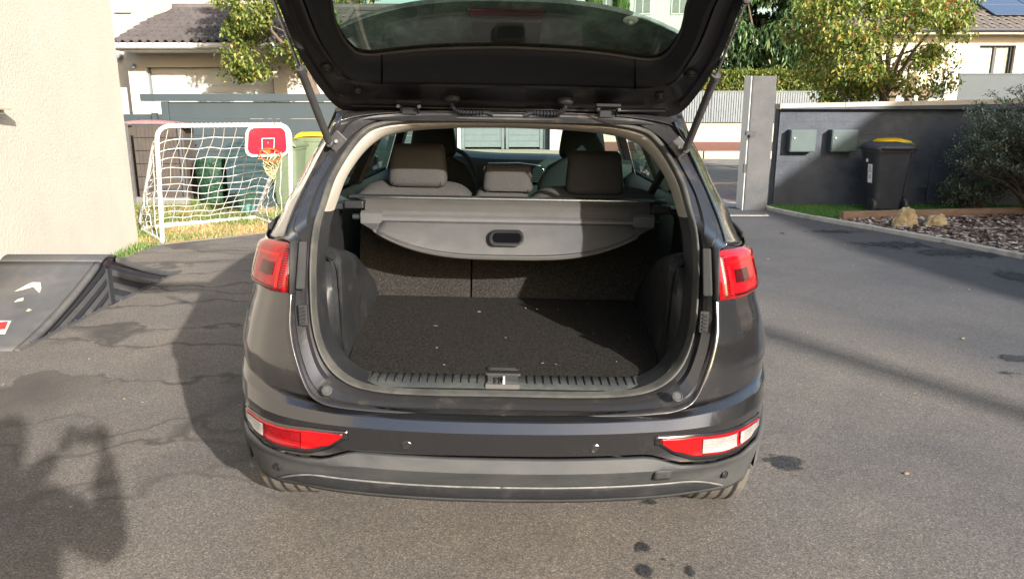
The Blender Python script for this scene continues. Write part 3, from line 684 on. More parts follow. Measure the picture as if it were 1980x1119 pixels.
# ================================================================ SKATE RAMP
def ramp_obj():
    x1 = -3.10; x0 = -4.02; yn, yp, yf = 4.50, 5.66, 6.88; H = .36
    root = empty('skate_ramp', (x1, yp, 0), 'dark grey plastic double skate ramp with peeling stickers by the house wall', 'ramp'); off = (x1, yp, 0)
    def prof(t, y0, y1): return (lerp(y0, y1, t), .006 + H * (0.45 * t + 0.55 * t ** 1.6) )
    ts = np.linspace(0, 1, 18)
    for nm, y0, y1 in (('near_slope', yn, yp - .11), ('far_slope', yf, yp + .11)):
        def half(s0, s1, m_, inset=0):
            k = MB(); P = [prof(t, y0, y1) for t in ts]
            k.grid([[(lerp(x0, x1, u), p[0], p[1]) for p in P] for u in (s0, s1)]); return k
        half(0, .955, 0).build(nm, M['ramp'], root, off=off, solid=.012, smooth=25)
        # rounded rim and stepped side wall
        P = [prof(t, y0, y1) for t in ts]
        k = MB().grid([[(x1 - .045, p[0], p[1] + .001) for p in P], [(x1 - .012, p[0], p[1] + .001) for p in P], [(x1 - .002, p[0], max(0, p[1] - .012)) for p in P], [(x1 - .004, p[0], max(0, p[1] - .05)) for p in P]]); k.build('side_rim', M['ramp'], root, off=off, solid=.006, smooth=60)
        nb = 7; P = [prof(t, y0, yp - .004 if y0 < yp else yp + .004) for t in np.linspace(0, 1, 40)]
        for b in range(nb):
            h0, h1 = .03 + b * .05, .03 + (b + 1) * .05; ins = -.012 if b % 2 else -.018
            k = MB(); k.grid([[(x1 + ins, p[0], max(.0, p[1] - h)) for p in P] for h in (h0, h1)]); k.build('side_band', M['rampdark'] if b % 2 == 0 else M['ramp'], root, off=off, smooth=25)
        # base flange with bolts
        k = MB().box((x1 - .012, (y0 + y1) / 2, .008), (.03, abs(y1 - y0) , .016)); k.build('base_flange', M['ramp'], root, off=off, smooth=0)
        for t in np.linspace(.12, .92, 9):
            MB().lathe([(0, .012), (.010, .011), (.011, 0)], 8, (x1 - .012, lerp(y0, y1, t), .016)).build('bolt', M['rampdark'], root, off=off)
    k = MB(); rows = []
    for u in (0, .5, 1.0):
        rows.append([(lerp(x0, x1 - .0, u), yp - .115 + .23 * t, .006 + H + .030 * math.sin(t * math.pi)) for t in np.linspace(0, 1, 9)])
    k.grid(rows); k.build('crest', M['ramp'], root, off=off, solid=.02, smooth=60)
    hbox(MB(), x1 - .05, x1 - .006, yp - .035, yp + .035, .0, H - .07).build('centre_post', M['rampdark'], root, off=off, smooth=0, bevel=.006)
    MB().tube([(x1 - .06, yp, H - .03), (x1 - .004, yp, H - .03)], .035, 12).build('joint_tube', M['blackline'], root, off=off)
    hbox(MB(), x0, x1 - .05, yp - .1, yp + .1, .0, H - .02).build('core', M['rampdark'], root, off=off, smooth=0)
    # stickers on the near slope
    def sticker(pts, m_, nm):
        k = MB(); q = []
        for px, y in pts:
            for it in range(60):                                   # find the slope point behind this pixel
                t = it / 59; Y_, z_ = prof(t, yn, yp - .11); pp = at(px, y, Y_)
                if pp.z <= z_ or it == 59: pass
                if it == 0: best = (abs(pp.z - z_), pp, z_)
                elif abs(pp.z - z_) < best[0]: best = (abs(pp.z - z_), pp, z_)
            q.append((best[1].x, best[1].y, best[2] + .0035))
        k.poly(q); return k.build(nm, m_, root, off=off, smooth=0)
    sticker([(28, 563), (55, 549), (62, 546), (78, 546), (80, 558), (76, 566), (64, 554), (44, 561)], M['pale_sticker'], 'torn_sticker')
    sticker([(27, 584), (34, 578), (46, 577), (45, 583)], M['pale_sticker'], 'torn_sticker')
    sticker([(50, 602), (55, 597), (62, 600), (56, 604)], M['pale_sticker2'], 'torn_sticker')
    sticker([(-22, 620), (22, 620), (10, 648), (-34, 648)], M['pale_sticker'], 'label')
    o = sticker([(-20, 625), (16, 624), (10, 638), (-28, 640)], M['redboard'], 'label_print')
    for v in o.data.vertices: v.co.z += .005
    return root
M['pale_sticker'] = mat('torn_paper', (.42, .37, .29), .7, var=.3, nscale=40)
M['pale_sticker2'] = mat('grey_paper', (.30, .27, .22), .8, var=.2, nscale=40)
ramp_obj()

# ================================================================ GOAL WITH BASKETBALL HOOP
FL = Vector((-3.985, 8.44, 0)); FR = Vector((-2.74, 9.22, 0)); BL = Vector((-4.70, 9.40, 0)); BR = Vector((-3.55, 10.38, 0)); GH = 1.30
gr_ = empty('football_goal', tuple(FL), 'small white tubular football goal with sagging net standing on the lawn', 'goal'); off = tuple(FL)
def arcpts(pts, rad, n=6):
    out = [Vector(pts[0])]
    for i in range(1, len(pts) - 1):
        p, a, b = Vector(pts[i]), Vector(pts[i - 1]), Vector(pts[i + 1]); u = (a - p).normalized(); w = (b - p).normalized()
        for j in range(n + 1):
            t = j / n; q = p + u * rad * (1 - t) ** 2 + w * rad * t ** 2; out.append(q)
    out.append(Vector(pts[-1])); return out
up = Vector((.055, 0, 1)); r0 = .024
back = ((BL - FL) + (BR - FR)).normalized()
k = MB().tube(arcpts([FL + up * .02, FL + up * GH, FR + up * GH, FR + up * .02], .16), r0, 12); k.build('front_frame', M['whitetube'], gr_, off=off)
for F, Bk in ((FL, BL), (FR, BR)):
    k = MB().tube(arcpts([F + up * 1.12, F.lerp(Bk, .12) + up * 1.13, Bk + up * .1], .10), r0 * .85, 10); k.build('side_brace', M['whitetube'], gr_, off=off)
k = MB().tube(arcpts([FL + up * .02, BL + up * .02, BR + up * .02, FR + up * .02], .14), r0 * .9, 10); k.build('ground_frame', M['whitetube'], gr_, off=off)
# net: back sheet (from crossbar down to the ground bar) and two side sheets
def netpt(u, v):
    top = FL.lerp(FR, u) + up * (GH - .02); bot = BL.lerp(BR, u) + up * .04
    if u < .14: top = top - up * .12 * (1 - u / .14) ** 2
    if u > .86: top = top - up * .12 * ((u - .86) / .14) ** 2
    p = top.lerp(bot, v); s = math.sin(math.pi * v) * (.30 + .7 * math.sin(math.pi * u)); p = p + up * (-.10 * s) + back * (.13 * s)
    w = noise.noise(Vector((u * 5, v * 5, 2))) * .035; p = p + Vector((w, w * .6, noise.noise(Vector((u * 6, v * 6, 8))) * .03)); return p
k = MB(); NU, NV = 12, 12
for i in range(NU + 1): k.tube([netpt(i / NU, j / 30) for j in range(31)], .0042, 4, cap=False)
for j in range(1, NV + 1): k.tube([netpt(i / 30, j / NV) for i in range(31)], .0042, 4, cap=False)
k.build('net', M['net'], gr_, off=off, smooth=180)
for F, Bk, sg in ((FL, BL, 1), (FR, BR, -1)):
    k = MB()
    def sp(a, v):
        top = GH * .87 - a * (GH * .82); p = F.lerp(Bk, a * 1.0) + up * (.03 + v * top)
        w = noise.noise(Vector((a * 4, v * 4, sg * 5))); q = math.sin(math.pi * a) * math.sin(math.pi * v); return p + Vector((w * .08 * q - .04 * q, w * .06 * q, w * .05 * q))
    for i in range(1, 5): k.tube([sp(i / 5, j / 10) for j in range(11)], .004, 4, cap=False)
    for j in range(0, 8): k.tube([sp(i / 8 , j / 7) for i in range(9)], .004, 4, cap=False)
    k.build('net', M['net'], gr_, off=off, smooth=180)
# cord wraps along the bar
k = MB()
for i in range(26):
    u = .08 + .84 * i / 25; c = FL.lerp(FR, u) + up * GH; d = (FR - FL).normalized(); s = Vector((-d.y, d.x, 0))
    k.tube([c + (s * math.cos(t) + up * math.sin(t)) * (r0 + .004) + d * .006 * t for t in np.linspace(0, 6.28, 9)], .004, 4)
k.build('cord_wrap', M['net'], gr_, off=off, smooth=180)
# backboard hanging on the right end of the crossbar
d = (FR - FL).normalized(); s = Vector((d.y, -d.x, 0))                    # s points towards the viewer
uc = 0.805; bc = FL.lerp(FR, uc) + up * (GH - .185) + s * .05
bb = empty('basketball_hoop', tuple(bc), 'red and white toy basketball backboard with orange hoop hung on the goal', 'basketball hoop'); off2 = tuple(bc)
def rr_loop(w, h, r, n=6, tw=0.0):
    out = []
    for cx, cy, a0 in ((w / 2 - r, h / 2 - r, 0), (-w / 2 + r, h / 2 - r, 90), (-w / 2 + r, -h / 2 + r, 180), (w / 2 - r, -h / 2 + r, 270)):
        for i in range(n + 1):
            a = R(a0 + 90 * i / n); out.append((cx + r * math.cos(a), cy + r * math.sin(a)))
    return [(x * (1 + tw * (y / h)), y) for x, y in out]
def bp(x, y, z): return bc + d * x + up * y + s * z
bwid, bhei = .50, .36
ring = rr_loop(bwid, bhei, .10, 6, -.10); inn = rr_loop(bwid - .055, bhei - .055, .075, 6, -.10)
k = MB().grid([[bp(x, y, -.012) for x, y in ring], [bp(x, y, .012) for x, y in ring], [bp(x, y, .014) for x, y in inn], [bp(x, y, .002) for x, y in inn]], close_u=True); k.poly([bp(x, y, -.012) for x, y in ring][::-1]); k.build('board_frame', M['white'], bb, off=off2, smooth=40)
k = MB().poly([bp(x, y, .004) for x, y in inn]); k.build('board', M['redboard'], bb, off=off2, smooth=0)
def curve(pts, m_, nm, r=.003, z=.006):
    P = catmull([(a, b, 0) for a, b in pts], 24); MB().tube([bp(p[0], p[1], z) for p in P], r, 4).build(nm, m_, bb, off=off2, smooth=180)
curve([(-.13, .13), (-.02, .05), (.06, -.02), (.14, -.11)], M['blackline'], 'ball_line'); curve([(-.17, -.10), (-.10, .0), (-.03, .07), (.03, .135)], M['blackline'], 'ball_line')
curve([(-.03, .13), (.02, .09), (.10, .07), (.175, .09)], M['blackline'], 'ball_line'); curve([(-.18, .03), (-.14, .04), (-.10, .01), (-.13, -.12)], M['blackline'], 'ball_line')
for a, b in (((-.06, -.12), (-.06, .03)), ((-.06, .03), (.085, .03)), ((.085, .03), (.075, -.09))):
    curve([a, b], M['whiteink'], 'target_line', .0035, .007)
MB().lathe([(0, -.006), (.007, -.005), (.008, 0)], 10, tuple(bp(.01, -.02, .008)), 'Y').build('screw', M['steel'], bb, off=off2)
k = MB(); c_ = bp(-.005, -.125, .02); k.box(c_, (.075, .014, .065), rotz(math.atan2(d.y, d.x))).build('hoop_bracket', M['orange'], bb, off=off2, smooth=0, bevel=.004)
hc = bp(.0, -.155, .125); s2 = (s * .80 - up * .58)
hp = [hc + (d * math.cos(t) + s2 * math.sin(t)) * .118 for t in np.linspace(0, 2 * math.pi, 33)]
MB().tube(hp, .009, 8).build('hoop', M['orange'], bb, off=off2, smooth=180)
M['yellownet'] = mat('yellow_cord', (.42, .37, .19), .8)
k = MB()
for i in range(9):
    a = i / 9 * 6.283; pts = []
    for j in range(9):
        t = j / 8; rr_ = .11 * (1 - t) ** .8 + .03; ang_ = a + .5 * math.sin(t * 6 + i); pts.append(hc + (d * math.cos(ang_) + s2 * math.sin(ang_) * (1 - t * .6)) * rr_ + up * (-.22 * t - .01 + .02 * math.sin(i + 5 * t)))
    k.tube(pts, .005, 4)
for q in range(5):
    c0 = hc + up * (-.17 - .02 * q) + d * random.uniform(-.03, .04); k.tube([c0 + (d * math.cos(t) + up * math.sin(t)) * random.uniform(.025, .035) + s * .01 * math.sin(t * 2) for t in np.linspace(0, 6.28, 12)], .005, 4)
k.build('hoop_net', M['yellownet'], bb, off=off2, smooth=180)
for x in (-.115, .10):
    c0 = bp(x, .175, -.05); k = MB().tube([c0 + (s * math.cos(t) + up * math.sin(t)) * (r0 + .008) for t in np.linspace(-1.8, 3.6, 12)] , .008, 6); k.build('hook', M['orange'], bb, off=off2, smooth=180)
    MB().tube([bp(x, .19, -.03), bp(x, .15, -.008), bp(x, .12, -.008)], .008, 6).build('hook', M['orange'], bb, off=off2, smooth=180)

# ================================================================ TREES, HEDGES
def leaves(k, centre, rad, n, L, wd, droop=.3, rnd=random, shell=.5):
    """leaf clumps spread through an ellipsoid"""
    cx, cy, cz = centre; rx, ry, rz_ = rad
    for _ in range(n):
        while True:
            x, y, z = rnd.uniform(-1, 1), rnd.uniform(-1, 1), rnd.uniform(-1, 1); q = x * x + y * y + z * z
            if q <= 1 and rnd.random() < shell + (1 - shell) * q: break
        p = Vector((cx + x * rx, cy + y * ry, cz + z * rz_))
        a = rnd.uniform(0, 6.283); e = rnd.uniform(-1.0, .7) - droop
        t = Vector((math.cos(a) * math.cos(e), math.sin(a) * math.cos(e), math.sin(e))); sd = t.cross(Vector((rnd.uniform(-.6, .6), rnd.uniform(-.6, .6), 1))).normalized(); nn = sd.cross(t)
        l_ = L * rnd.uniform(.65, 1.25); w_ = wd * l_ / L; f = len(k.v); m_ = p + t * l_ * .5 - nn * l_ * .10
        k.v += [tuple(p), tuple(p + t * l_ * .45 + sd * w_ / 2), tuple(p + t * l_ - nn * l_ * .22), tuple(p + t * l_ * .45 - sd * w_ / 2)]
        k.f += [(f, f + 1, f + 2), (f, f + 2, f + 3)]
def tree(x, y, z0, trunk_h, tr, crown, nclump, nleaf, L, wd, m_, label, cat='tree', seed=1, clump=.45, name='tree', droop=.3, trunk=True, limbs=7, group=None):
    """crown = (cx, cy, cz, rx, ry, rz) relative to the base"""
    rnd = random.Random(seed); root = empty(name, (x, y, z0), label, cat, group)
    cx, cy, cz, rx, ry, rz_ = crown; cl = []
    while len(cl) < nclump:
        a, b, c = rnd.uniform(-1, 1), rnd.uniform(-1, 1), rnd.uniform(-1, 1); q = math.sqrt(a * a + b * b + c * c)
        lim = 1 + .28 * noise.noise(Vector((a * 1.7, b * 1.7, c * 1.7 + seed)))
        if q < lim and rnd.random() < .25 + .75 * q: cl.append((cx + a * rx * .9, cy + b * ry * .9, cz + c * rz_ * .9))
    k = MB()
    if trunk:
        pts = [(0, 0, -.05), (.03, .02, trunk_h * .5), (cx * .4, cy * .4, trunk_h), (cx * .8, cy * .8, cz)]
        k.tube(pts, [tr, tr * .8, tr * .6, tr * .3], 9)
        for i in range(limbs):
            c = cl[int(i * len(cl) / limbs)]; st_ = rnd.uniform(.5, .95); b0 = Vector((cx * .4 * st_, cy * .4 * st_, trunk_h * (.75 + .25 * st_))); mid = b0.lerp(Vector(c), .5) + Vector((0, 0, .1 * rz_)); k.tube([b0, mid, c], [tr * .4, tr * .25, tr * .08], 6)
            for _ in range(2):
                c2 = cl[rnd.randrange(len(cl))]
                if (Vector(c2) - mid).length < rz_ * .9: k.tube([mid, mid.lerp(Vector(c2), .5) + Vector((0, 0, .05)), c2], [tr * .2, tr * .12, tr * .05], 5)
        k.build('trunk', M['bark'], root, smooth=60)
    k = MB()
    for c in cl:
        s_ = clump * rnd.uniform(.55, 1.3); leaves(k, c, (s_, s_, s_ * .75), int(nleaf * rnd.uniform(.6, 1.3)), L, wd, droop, rnd)
    k.build('crown', m_, root, smooth=0); return root
# tree beside the garage (top left, partly behind the raised tailgate)
tree(-3.5, 14.7, 0, 2.2, .11, (-.95, 0, 3.75, 1.25, 1.0, 1.85), 74, 260, .085, .05, M['leaf_mid'], 'green fruit tree with yellowing leaves between garage and raised tailgate', seed=4, clump=.30)
# fruit tree behind the slate wall on the right
tree(at(1722, 190, 14.6).x, 14.6, 0, 1.9, .11, (-.45, 0, 2.72, 1.86, 1.35, 1.34), 108, 190, .092, .050, M['leaf_yellow'], 'yellow green fruit tree with red tinged leaves rising behind the slate wall', seed=11, clump=.32, limbs=12)
# big dark walnut-like tree behind the hedge
tree(9.2, 29, .4, 2.0, .22, (0, 0, 4.3, 3.3, 2.2, 3.1), 170, 190, .32, .10, M['leaf_dark'], 'large dark green tree with drooping leaf clusters behind the street hedge', seed=21, clump=.62, droop=.7)
tree(13.6, 32, .4, 3.0, .22, (0, 0, 6.6, 3.0, 2.2, 2.6), 46, 130, .34, .10, M['leaf_dark'], 'dark green tree rising behind the tiled house roof on the right', seed=23, clump=.6, droop=.6)
# trees seen over and beside the garage roof
tree(-11.3, 30, .3, 2.5, .2, (0, 0, 5.8, 2.0, 1.6, 2.2), 34, 130, .20, .10, M['leaf_autumn'], 'yellow autumn tree showing above the garage roof ridge', seed=31, clump=.5)
tree(-14.6, 32, .3, 2.5, .2, (0, 0, 6.4, 1.9, 1.6, 2.8), 34, 130, .20, .10, M['leaf_mid'], 'green tree at the cream house corner above the garage roof', seed=33, clump=.55)
# trees seen through the tailgate glass
tree(-7.6, 36, .4, 4.0, .2, (0, 0, 7.6, 2.2, 2.0, 2.4), 34, 140, .22, .11, M['leaf_mid'], 'mid green tree seen through the left end of the tailgate glass', seed=41, clump=.6)
tree(-3.4, 38, .4, 4.0, .2, (0, 0, 8.0, 2.4, 2.0, 2.0), 30, 130, .22, .11, M['leaf_mid'], 'loose green tree seen through the left half of the tailgate glass', seed=43, clump=.55)
tree(.8, 34, .4, 4.0, .16, (0, 0, 6.8, 1.7, 1.6, 1.4), 16, 120, .22, .11, M['leaf_dark'], 'small dark tree seen through the middle of the tailgate glass', seed=44, clump=.5)
for i, (px, lab) in enumerate(((1147, 'bright green cypress against the pale building, left of the pair'), (1200, 'bright green cypress against the pale building, nearer the suction cup'))):
    c = at(px, 20, 40); rnd = random.Random(60 + i); rt = empty('cypress_tree', (c.x, 40, .4), lab, 'tree', 'cypresses in front of the pale building')
    MB().tube([(0, 0, 0), (0, 0, 6)], [.15, .05], 8).build('trunk', M['bark'], rt)
    k = MB()
    for j in range(5200):
        t = rnd.random() ** .8; rr_ = .72 * (1 - t ** 2.6) * math.sqrt(rnd.uniform(.35, 1)) * (1 if t > .08 else .6); a = rnd.uniform(0, 6.283)
        p = Vector((rr_ * math.cos(a), rr_ * math.sin(a), .3 + 8.4 * t)); f = len(k.v); tw_ = Vector((math.cos(a) * .08, math.sin(a) * .08, .26)) * rnd.uniform(.7, 1.3); sd = Vector((-math.sin(a), math.cos(a), 0)) * .05
        k.v += [tuple(p - sd), tuple(p + sd), tuple(p + tw_)]; k.f.append((f, f + 1, f + 2))
    k.build('crown', M['needle'], rt, smooth=0)
def hedge(name, x0, x1, y0, y1, z0, z1, n, L, m_, label, seed):
    root = empty(name, ((x0 + x1) / 2, (y0 + y1) / 2, z0), label, 'hedge'); off = ((x0 + x1) / 2, (y0 + y1) / 2, z0); rnd = random.Random(seed)
    hbox(MB(), x0 + .25, x1 - .25, y0 + .25, y1 - .2, z0, z1 - .25).build('core', M['hedgecore'], root, off=off, smooth=0)
    k = MB()
    for _ in range(n):
        x = rnd.uniform(x0, x1); f = rnd.random(); h = z1 + .18 * noise.noise(Vector((x * 1.1, 0, seed)))
        if f < .75: c = (x, y0 + .16 + .14 * noise.noise(Vector((x * 2, f * 3, seed))), rnd.uniform(z0, h))
        else: c = (x, rnd.uniform(y0, y1), h - .05)
        leaves(k, c, (.10, .10, .10), 5, L, L * .5, .2, rnd, 1)
    k.build('foliage', m_, root, off=off, smooth=0); return root
M['hedgecore'] = mat('hedge_twigs', (.03, .035, .015), .95, var=.3)
hedge('hedge', 2.8, 12.9, 26.0, 27.2, .42, 2.75, 7500, .105, M['leaf_mid'], 'clipped green and yellow hedge above the grey slatted street fence', 3)

# ================================================================ FAR SIDE OF THE STREET
lwl = empty('street_wall', (2, 25.7, 0), 'low pale rendered wall carrying the slatted fence across the street', 'wall'); o_ = (2, 25.7, 0)
zb = .40; zt = at(1390, 241, 25.6).z; ztf = at(1390, 178, 25.6).z
xw = 2.6
hbox(MB(), xw, 13.2, 25.6, 25.78, zb, zt).build('wall', M['palestone'], lwl, off=o_, smooth=0)
hbox(MB(), xw, 13.2, 25.57, 25.81, zt + .001, zt + .04).build('coping', M['palestone'], lwl, off=o_, smooth=0)
sf = empty('street_fence', (2, 25.7, zt), 'light grey fence of narrow vertical slats above the low street wall', 'fence'); off = (2, 25.7, zt); x = xw; first = None
while x < 12.2:
    if first is None:
        k = MB(); j = 0
        while j < 25: q = j * .08; hbox(k, x + q + .012, x + q + .072, 25.66, 25.69, zt + .07, ztf); j += 1
        first = k.build('slats', M['fence'], sf, off=off, smooth=0); first['kind'] = 'stuff'; ps = hbox(MB(), x - .03, x + .01, 25.65, 25.71, zt + .04, ztf + .04).build('post', M['slate_metal'], sf, off=off, smooth=0)
        rl = MB(); hbox(rl, x + .015, x + 1.995, 25.70, 25.72, zt + .15, zt + .19); hbox(rl, x + .015, x + 1.995, 25.70, 25.72, ztf - .15, ztf - .11); hbox(rl, x + .015, x + 1.995, 25.64, 25.72, ztf + .001, ztf + .03); rl = rl.build('rail', M['fence'], sf, off=off, smooth=0); x00 = x
    else:
        for o in (first, ps, rl):
            c = o.copy(); COL.objects.link(c); c.location.x = x - x00
    x += 2.02
# gate opposite, seen through the windscreen
og = empty('street_gate', (-.2, 26, .4), 'pale grey double gate across the street seen through the windscreen', 'gate'); off = (-.2, 26, .4)
ga, gb = at(893, 270, 26).x, at(1062, 270, 26).x; gz0 = at(980, 288, 26).z; xs = [ga, at(975, 270, 26).x, at(978, 270, 26).x, gb - .22]
for i in (0, 2):
    for r in range(9):
        z0 = gz0 + .06 + r * .2
        hbox(MB(), xs[i] + .10, xs[i + 1] - .10, 25.99, 26.02, z0, z0 + .195).build('board', M['palegate'] if 'palegate' in M else M['fence'], og, off=off, smooth=0, bevel=.004)
    k = MB(); hbox(k, xs[i], xs[i] + .095, 25.96, 26.04, gz0, gz0 + 1.95); hbox(k, xs[i + 1] - .095, xs[i + 1], 25.96, 26.04, gz0, gz0 + 1.95); hbox(k, xs[i] + .096, xs[i + 1] - .096, 25.96, 26.04, gz0 + 1.87, gz0 + 1.95); k.build('frame', M['fence'], og, off=off, smooth=0)
hbox(MB(), gb - .2, gb, 25.95, 26.05, gz0, gz0 + 1.95).build('post', M['slate_metal'], og, off=off, smooth=0)
gp2 = empty('gate_pier', (2.0, 26, .4), 'cream rendered pier right of the pale street gate', 'pillar'); hbox(MB(), gb + .01, xw - .01, 25.7, 26.3, .05, 2.5).build('shaft', M['cream_far'], gp2, off=(2.0, 26, .4), smooth=0)
gp3 = empty('gate_pier', (-2, 26, .4), 'white edged cream pier left of the pale street gate', 'pillar'); hbox(MB(), ga - .14, ga - .02, 25.8, 26.2, .05, 2.5).build('post', M['white'], gp3, off=(-2, 26, .4), smooth=0); hbox(MB(), ga - 9, ga - .15, 25.9, 26.1, .05, 2.3).build('wall', M['slate_metal'], gp3, off=(-2, 26, .4), smooth=0)

# house on the right behind the tree
rh = empty('house', (17, 30, 0), 'cream house with tiled roof, solar panels and number 18a on the right', 'house'); o_ = (17, 30, 0)
HY = 29.0
eave = at(1980, 66, HY - .55); xl = at(1622, 140, HY).x; xr = 27.0
zt = eave.z
w0, w1 = at(1887, 145, HY).x, at(1957, 145, HY).x; wz0, wz1 = at(1900, 148, HY).z, at(1900, 88, HY).z
k = MB(); hbox(k, xl, w0, HY, 33, -.1, zt); hbox(k, w1, xr, HY, 33, -.1, zt); hbox(k, w0, w1, HY, HY + .3, wz1, zt); hbox(k, w0, w1, HY, HY + .3, -.1, wz0); k.build('wall', M['cream_far'], rh, off=o_, smooth=0)
wn_ = MB(); hbox(wn_, w0, w1, HY + .14, HY + .2, wz0, wz0 + .05); hbox(wn_, w0, w1, HY + .14, HY + .2, wz1 - .06, wz1); hbox(wn_, w0, w0 + .05, HY + .14, HY + .2, wz0 + .05, wz1 - .06); hbox(wn_, w1 - .10, w1, HY + .14, HY + .2, wz0 + .05, wz1 - .06); xm = (w0 + w1) / 2; hbox(wn_, xm - .05, xm + .05, HY + .14, HY + .2, wz0 + .05, wz1 - .06); wf = wn_.build('window', M['darkframe'], rh, off=o_, smooth=0)
hbox(MB(), w0, w1, HY + .22, HY + .225, wz0, wz1).build('pane', M['window'], wf, off=o_, smooth=0)
for a, b in ((w0 + .06, xm - .06), (xm + .06, xm + .42)):
    MB().grid([[(lerp(a, b, t), HY + .205 + .012 * math.sin(t * 40), z) for t in np.linspace(0, 1, 40)] for z in (wz0 + .05, wz1 - .07)]).build('curtain', M['curtain'], wf, off=o_, smooth=180)
hbox(MB(), w0 - .1, w1 + .1, HY - .06, HY - .002, wz0 - .08, wz0 - .01).build('sill', M['palestone'], rh, off=o_, smooth=0)
xe = at(1610, 60, HY - .6).x
k = MB(); hbox(k, xe - .3, xr, HY - .55, HY - .002, zt - .001, zt + .02); hbox(k, xe - .3, xr, HY - .60, HY - .552, zt - .001, zt + .14); k.build('fascia', M['white'], rh, off=o_, smooth=0)
MB().tube([(xe - .3, HY - .67, zt + .13), (xr, HY - .67, zt + .13)], .065, 10).build('gutter', M['darkframe'], rh, off=o_)
rise = .46; rd = 4.0; ey, ez = HY - .62, zt + .17
k = MB().poly([(xe - .3, ey, ez - .02), (xr, ey, ez - .02), (xr, ey + rd, ez + rd * rise - .02), (xe + 1.2, ey + rd, ez + rd * rise - .02)]).poly([(xe - .3, ey, ez - .02), (xe + 1.2, ey + rd, ez + rd * rise - .02), (xe - .3, ey + rd, ez)]); k.build('roof_deck', M['tile2'], rh, off=o_, smooth=0)
tw2 = .30; nrow = 10; th2 = rd * math.hypot(1, rise) / nrow; proto = tile_mesh(tw2, th2 * 1.1, .03).build('roof_tile', M['tile2'], rh, smooth=50); first = True; cnt = 0
for r in range(nrow):
    t = r / nrow; x0_ = xe - .3 + 1.5 * t
    for c in range(int((20.2 - x0_) / tw2)):
        if cnt >= 295: break
        o = proto if first else proto.copy()
        if not first: COL.objects.link(o)
        first = False; cnt += 1
        o.location = (x0_ + c * tw2 - o_[0], ey + t * rd - o_[1], ez + t * rd * rise + .02 + random.uniform(-.004, .004)); o.rotation_euler = (math.atan(rise), 0, random.uniform(-.01, .01))
def roofpt(px, y, lift=.13):
    best = None
    for i in range(200):
        Y_ = ey + rd * i / 199; p = at(px, y, Y_); dz_ = abs(p.z - (ez + (Y_ - ey) * rise + lift))
        if best is None or dz_ < best[0]: best = (dz_, p)
    return best[1]
pa = roofpt(1931, 29); lim = []
for c in range(3):
    x0_ = pa.x - .12 + c * 1.74
    k = MB(); Y0 = pa.y; z0 = ez + (Y0 - ey) * rise + .12; L_ = 1.15
    rt = Matrix.Rotation(math.atan(rise), 3, 'X')
    for rr2 in range(2):
        ctr = Vector((x0_ + .85, Y0, z0)) + rt @ Vector((0, L_ / 2 + rr2 * 1.17, 0)); k = MB().box(ctr, (1.70, L_, .035), rt); k.build('solar_panel', M['solar'], rh, off=o_, smooth=0, bevel=.008)
# dark gate wall in front of that house and the number plate wall
gw_ = empty('front_wall', (15, 25.2, 0), 'cream front wall with dark blue grey gate panel beside number 18a', 'wall'); o2 = (15, 25.2, 0); FY = 25.2
xa_, xb_ = at(1765, 150, FY).x, at(1855, 150, FY).x; zt2 = at(1900, 145, FY).z
hbox(MB(), xa_, xb_, FY, FY + .2, -.1, at(1800, 155, FY).z).build('pier', M['cream_far'], gw_, off=o2, smooth=0)
hbox(MB(), xb_ + .01, xb_ + 10, FY + .05, FY + .12, -.1, zt2).build('gate_panel', M['slate_metal'], gw_, off=o2, smooth=0)
hbox(MB(), xb_ + .01, xb_ + 10, FY + .03, FY + .14, zt2 + .001, zt2 + .05).build('gate_rail', M['slate_metal'], gw_, off=o2, smooth=0)
pm, pn = at(1801, 167, FY), at(1823, 188, FY); mbx = empty('letterbox', (pm.x, FY, pn.z), 'small grey letterbox beside the number 18a on the cream pier', 'letterbox')
hbox(MB(), pm.x, pn.x, FY - .08, FY - .004, pn.z, pm.z).build('casing', M['slate_metal'], mbx, off=(pm.x, FY, pn.z), smooth=0, bevel=.006)
hbox(MB(), pm.x + .16, pn.x - .03, FY - .086, FY - .082, lerp(pn.z, pm.z, .5), lerp(pn.z, pm.z, .62)).build('name_plate', M['palestone'], mbx, off=(pm.x, FY, pn.z), smooth=0)
def text(s_, loc, size, m_, name, parent=None, off=None, ext=.004, rot=(R(90), 0, 0)):
    cu = bpy.data.curves.new(name, 'FONT'); cu.body = s_; cu.size = size; cu.extrude = ext; o = bpy.data.objects.new(name, cu); COL.objects.link(o); dg = bpy.context.evaluated_depsgraph_get(); me = bpy.data.meshes.new_from_object(o.evaluated_get(dg)); bpy.data.objects.remove(o)
    o = bpy.data.objects.new(name, me); me.materials.clear(); me.materials.append(m_); COL.objects.link(o); o.location = loc; o.rotation_euler = rot
    if parent: o.parent = parent; o.location = Vector(loc) - Vector(off)
    return o
p = at(1829, 177, FY - .01); text('18', (p.x, FY - .006, p.z), .26, M['darkframe'], 'number', gw_, o2); text('a', (p.x + .29, FY - .006, p.z), .13, M['darkframe'], 'number', gw_, o2)
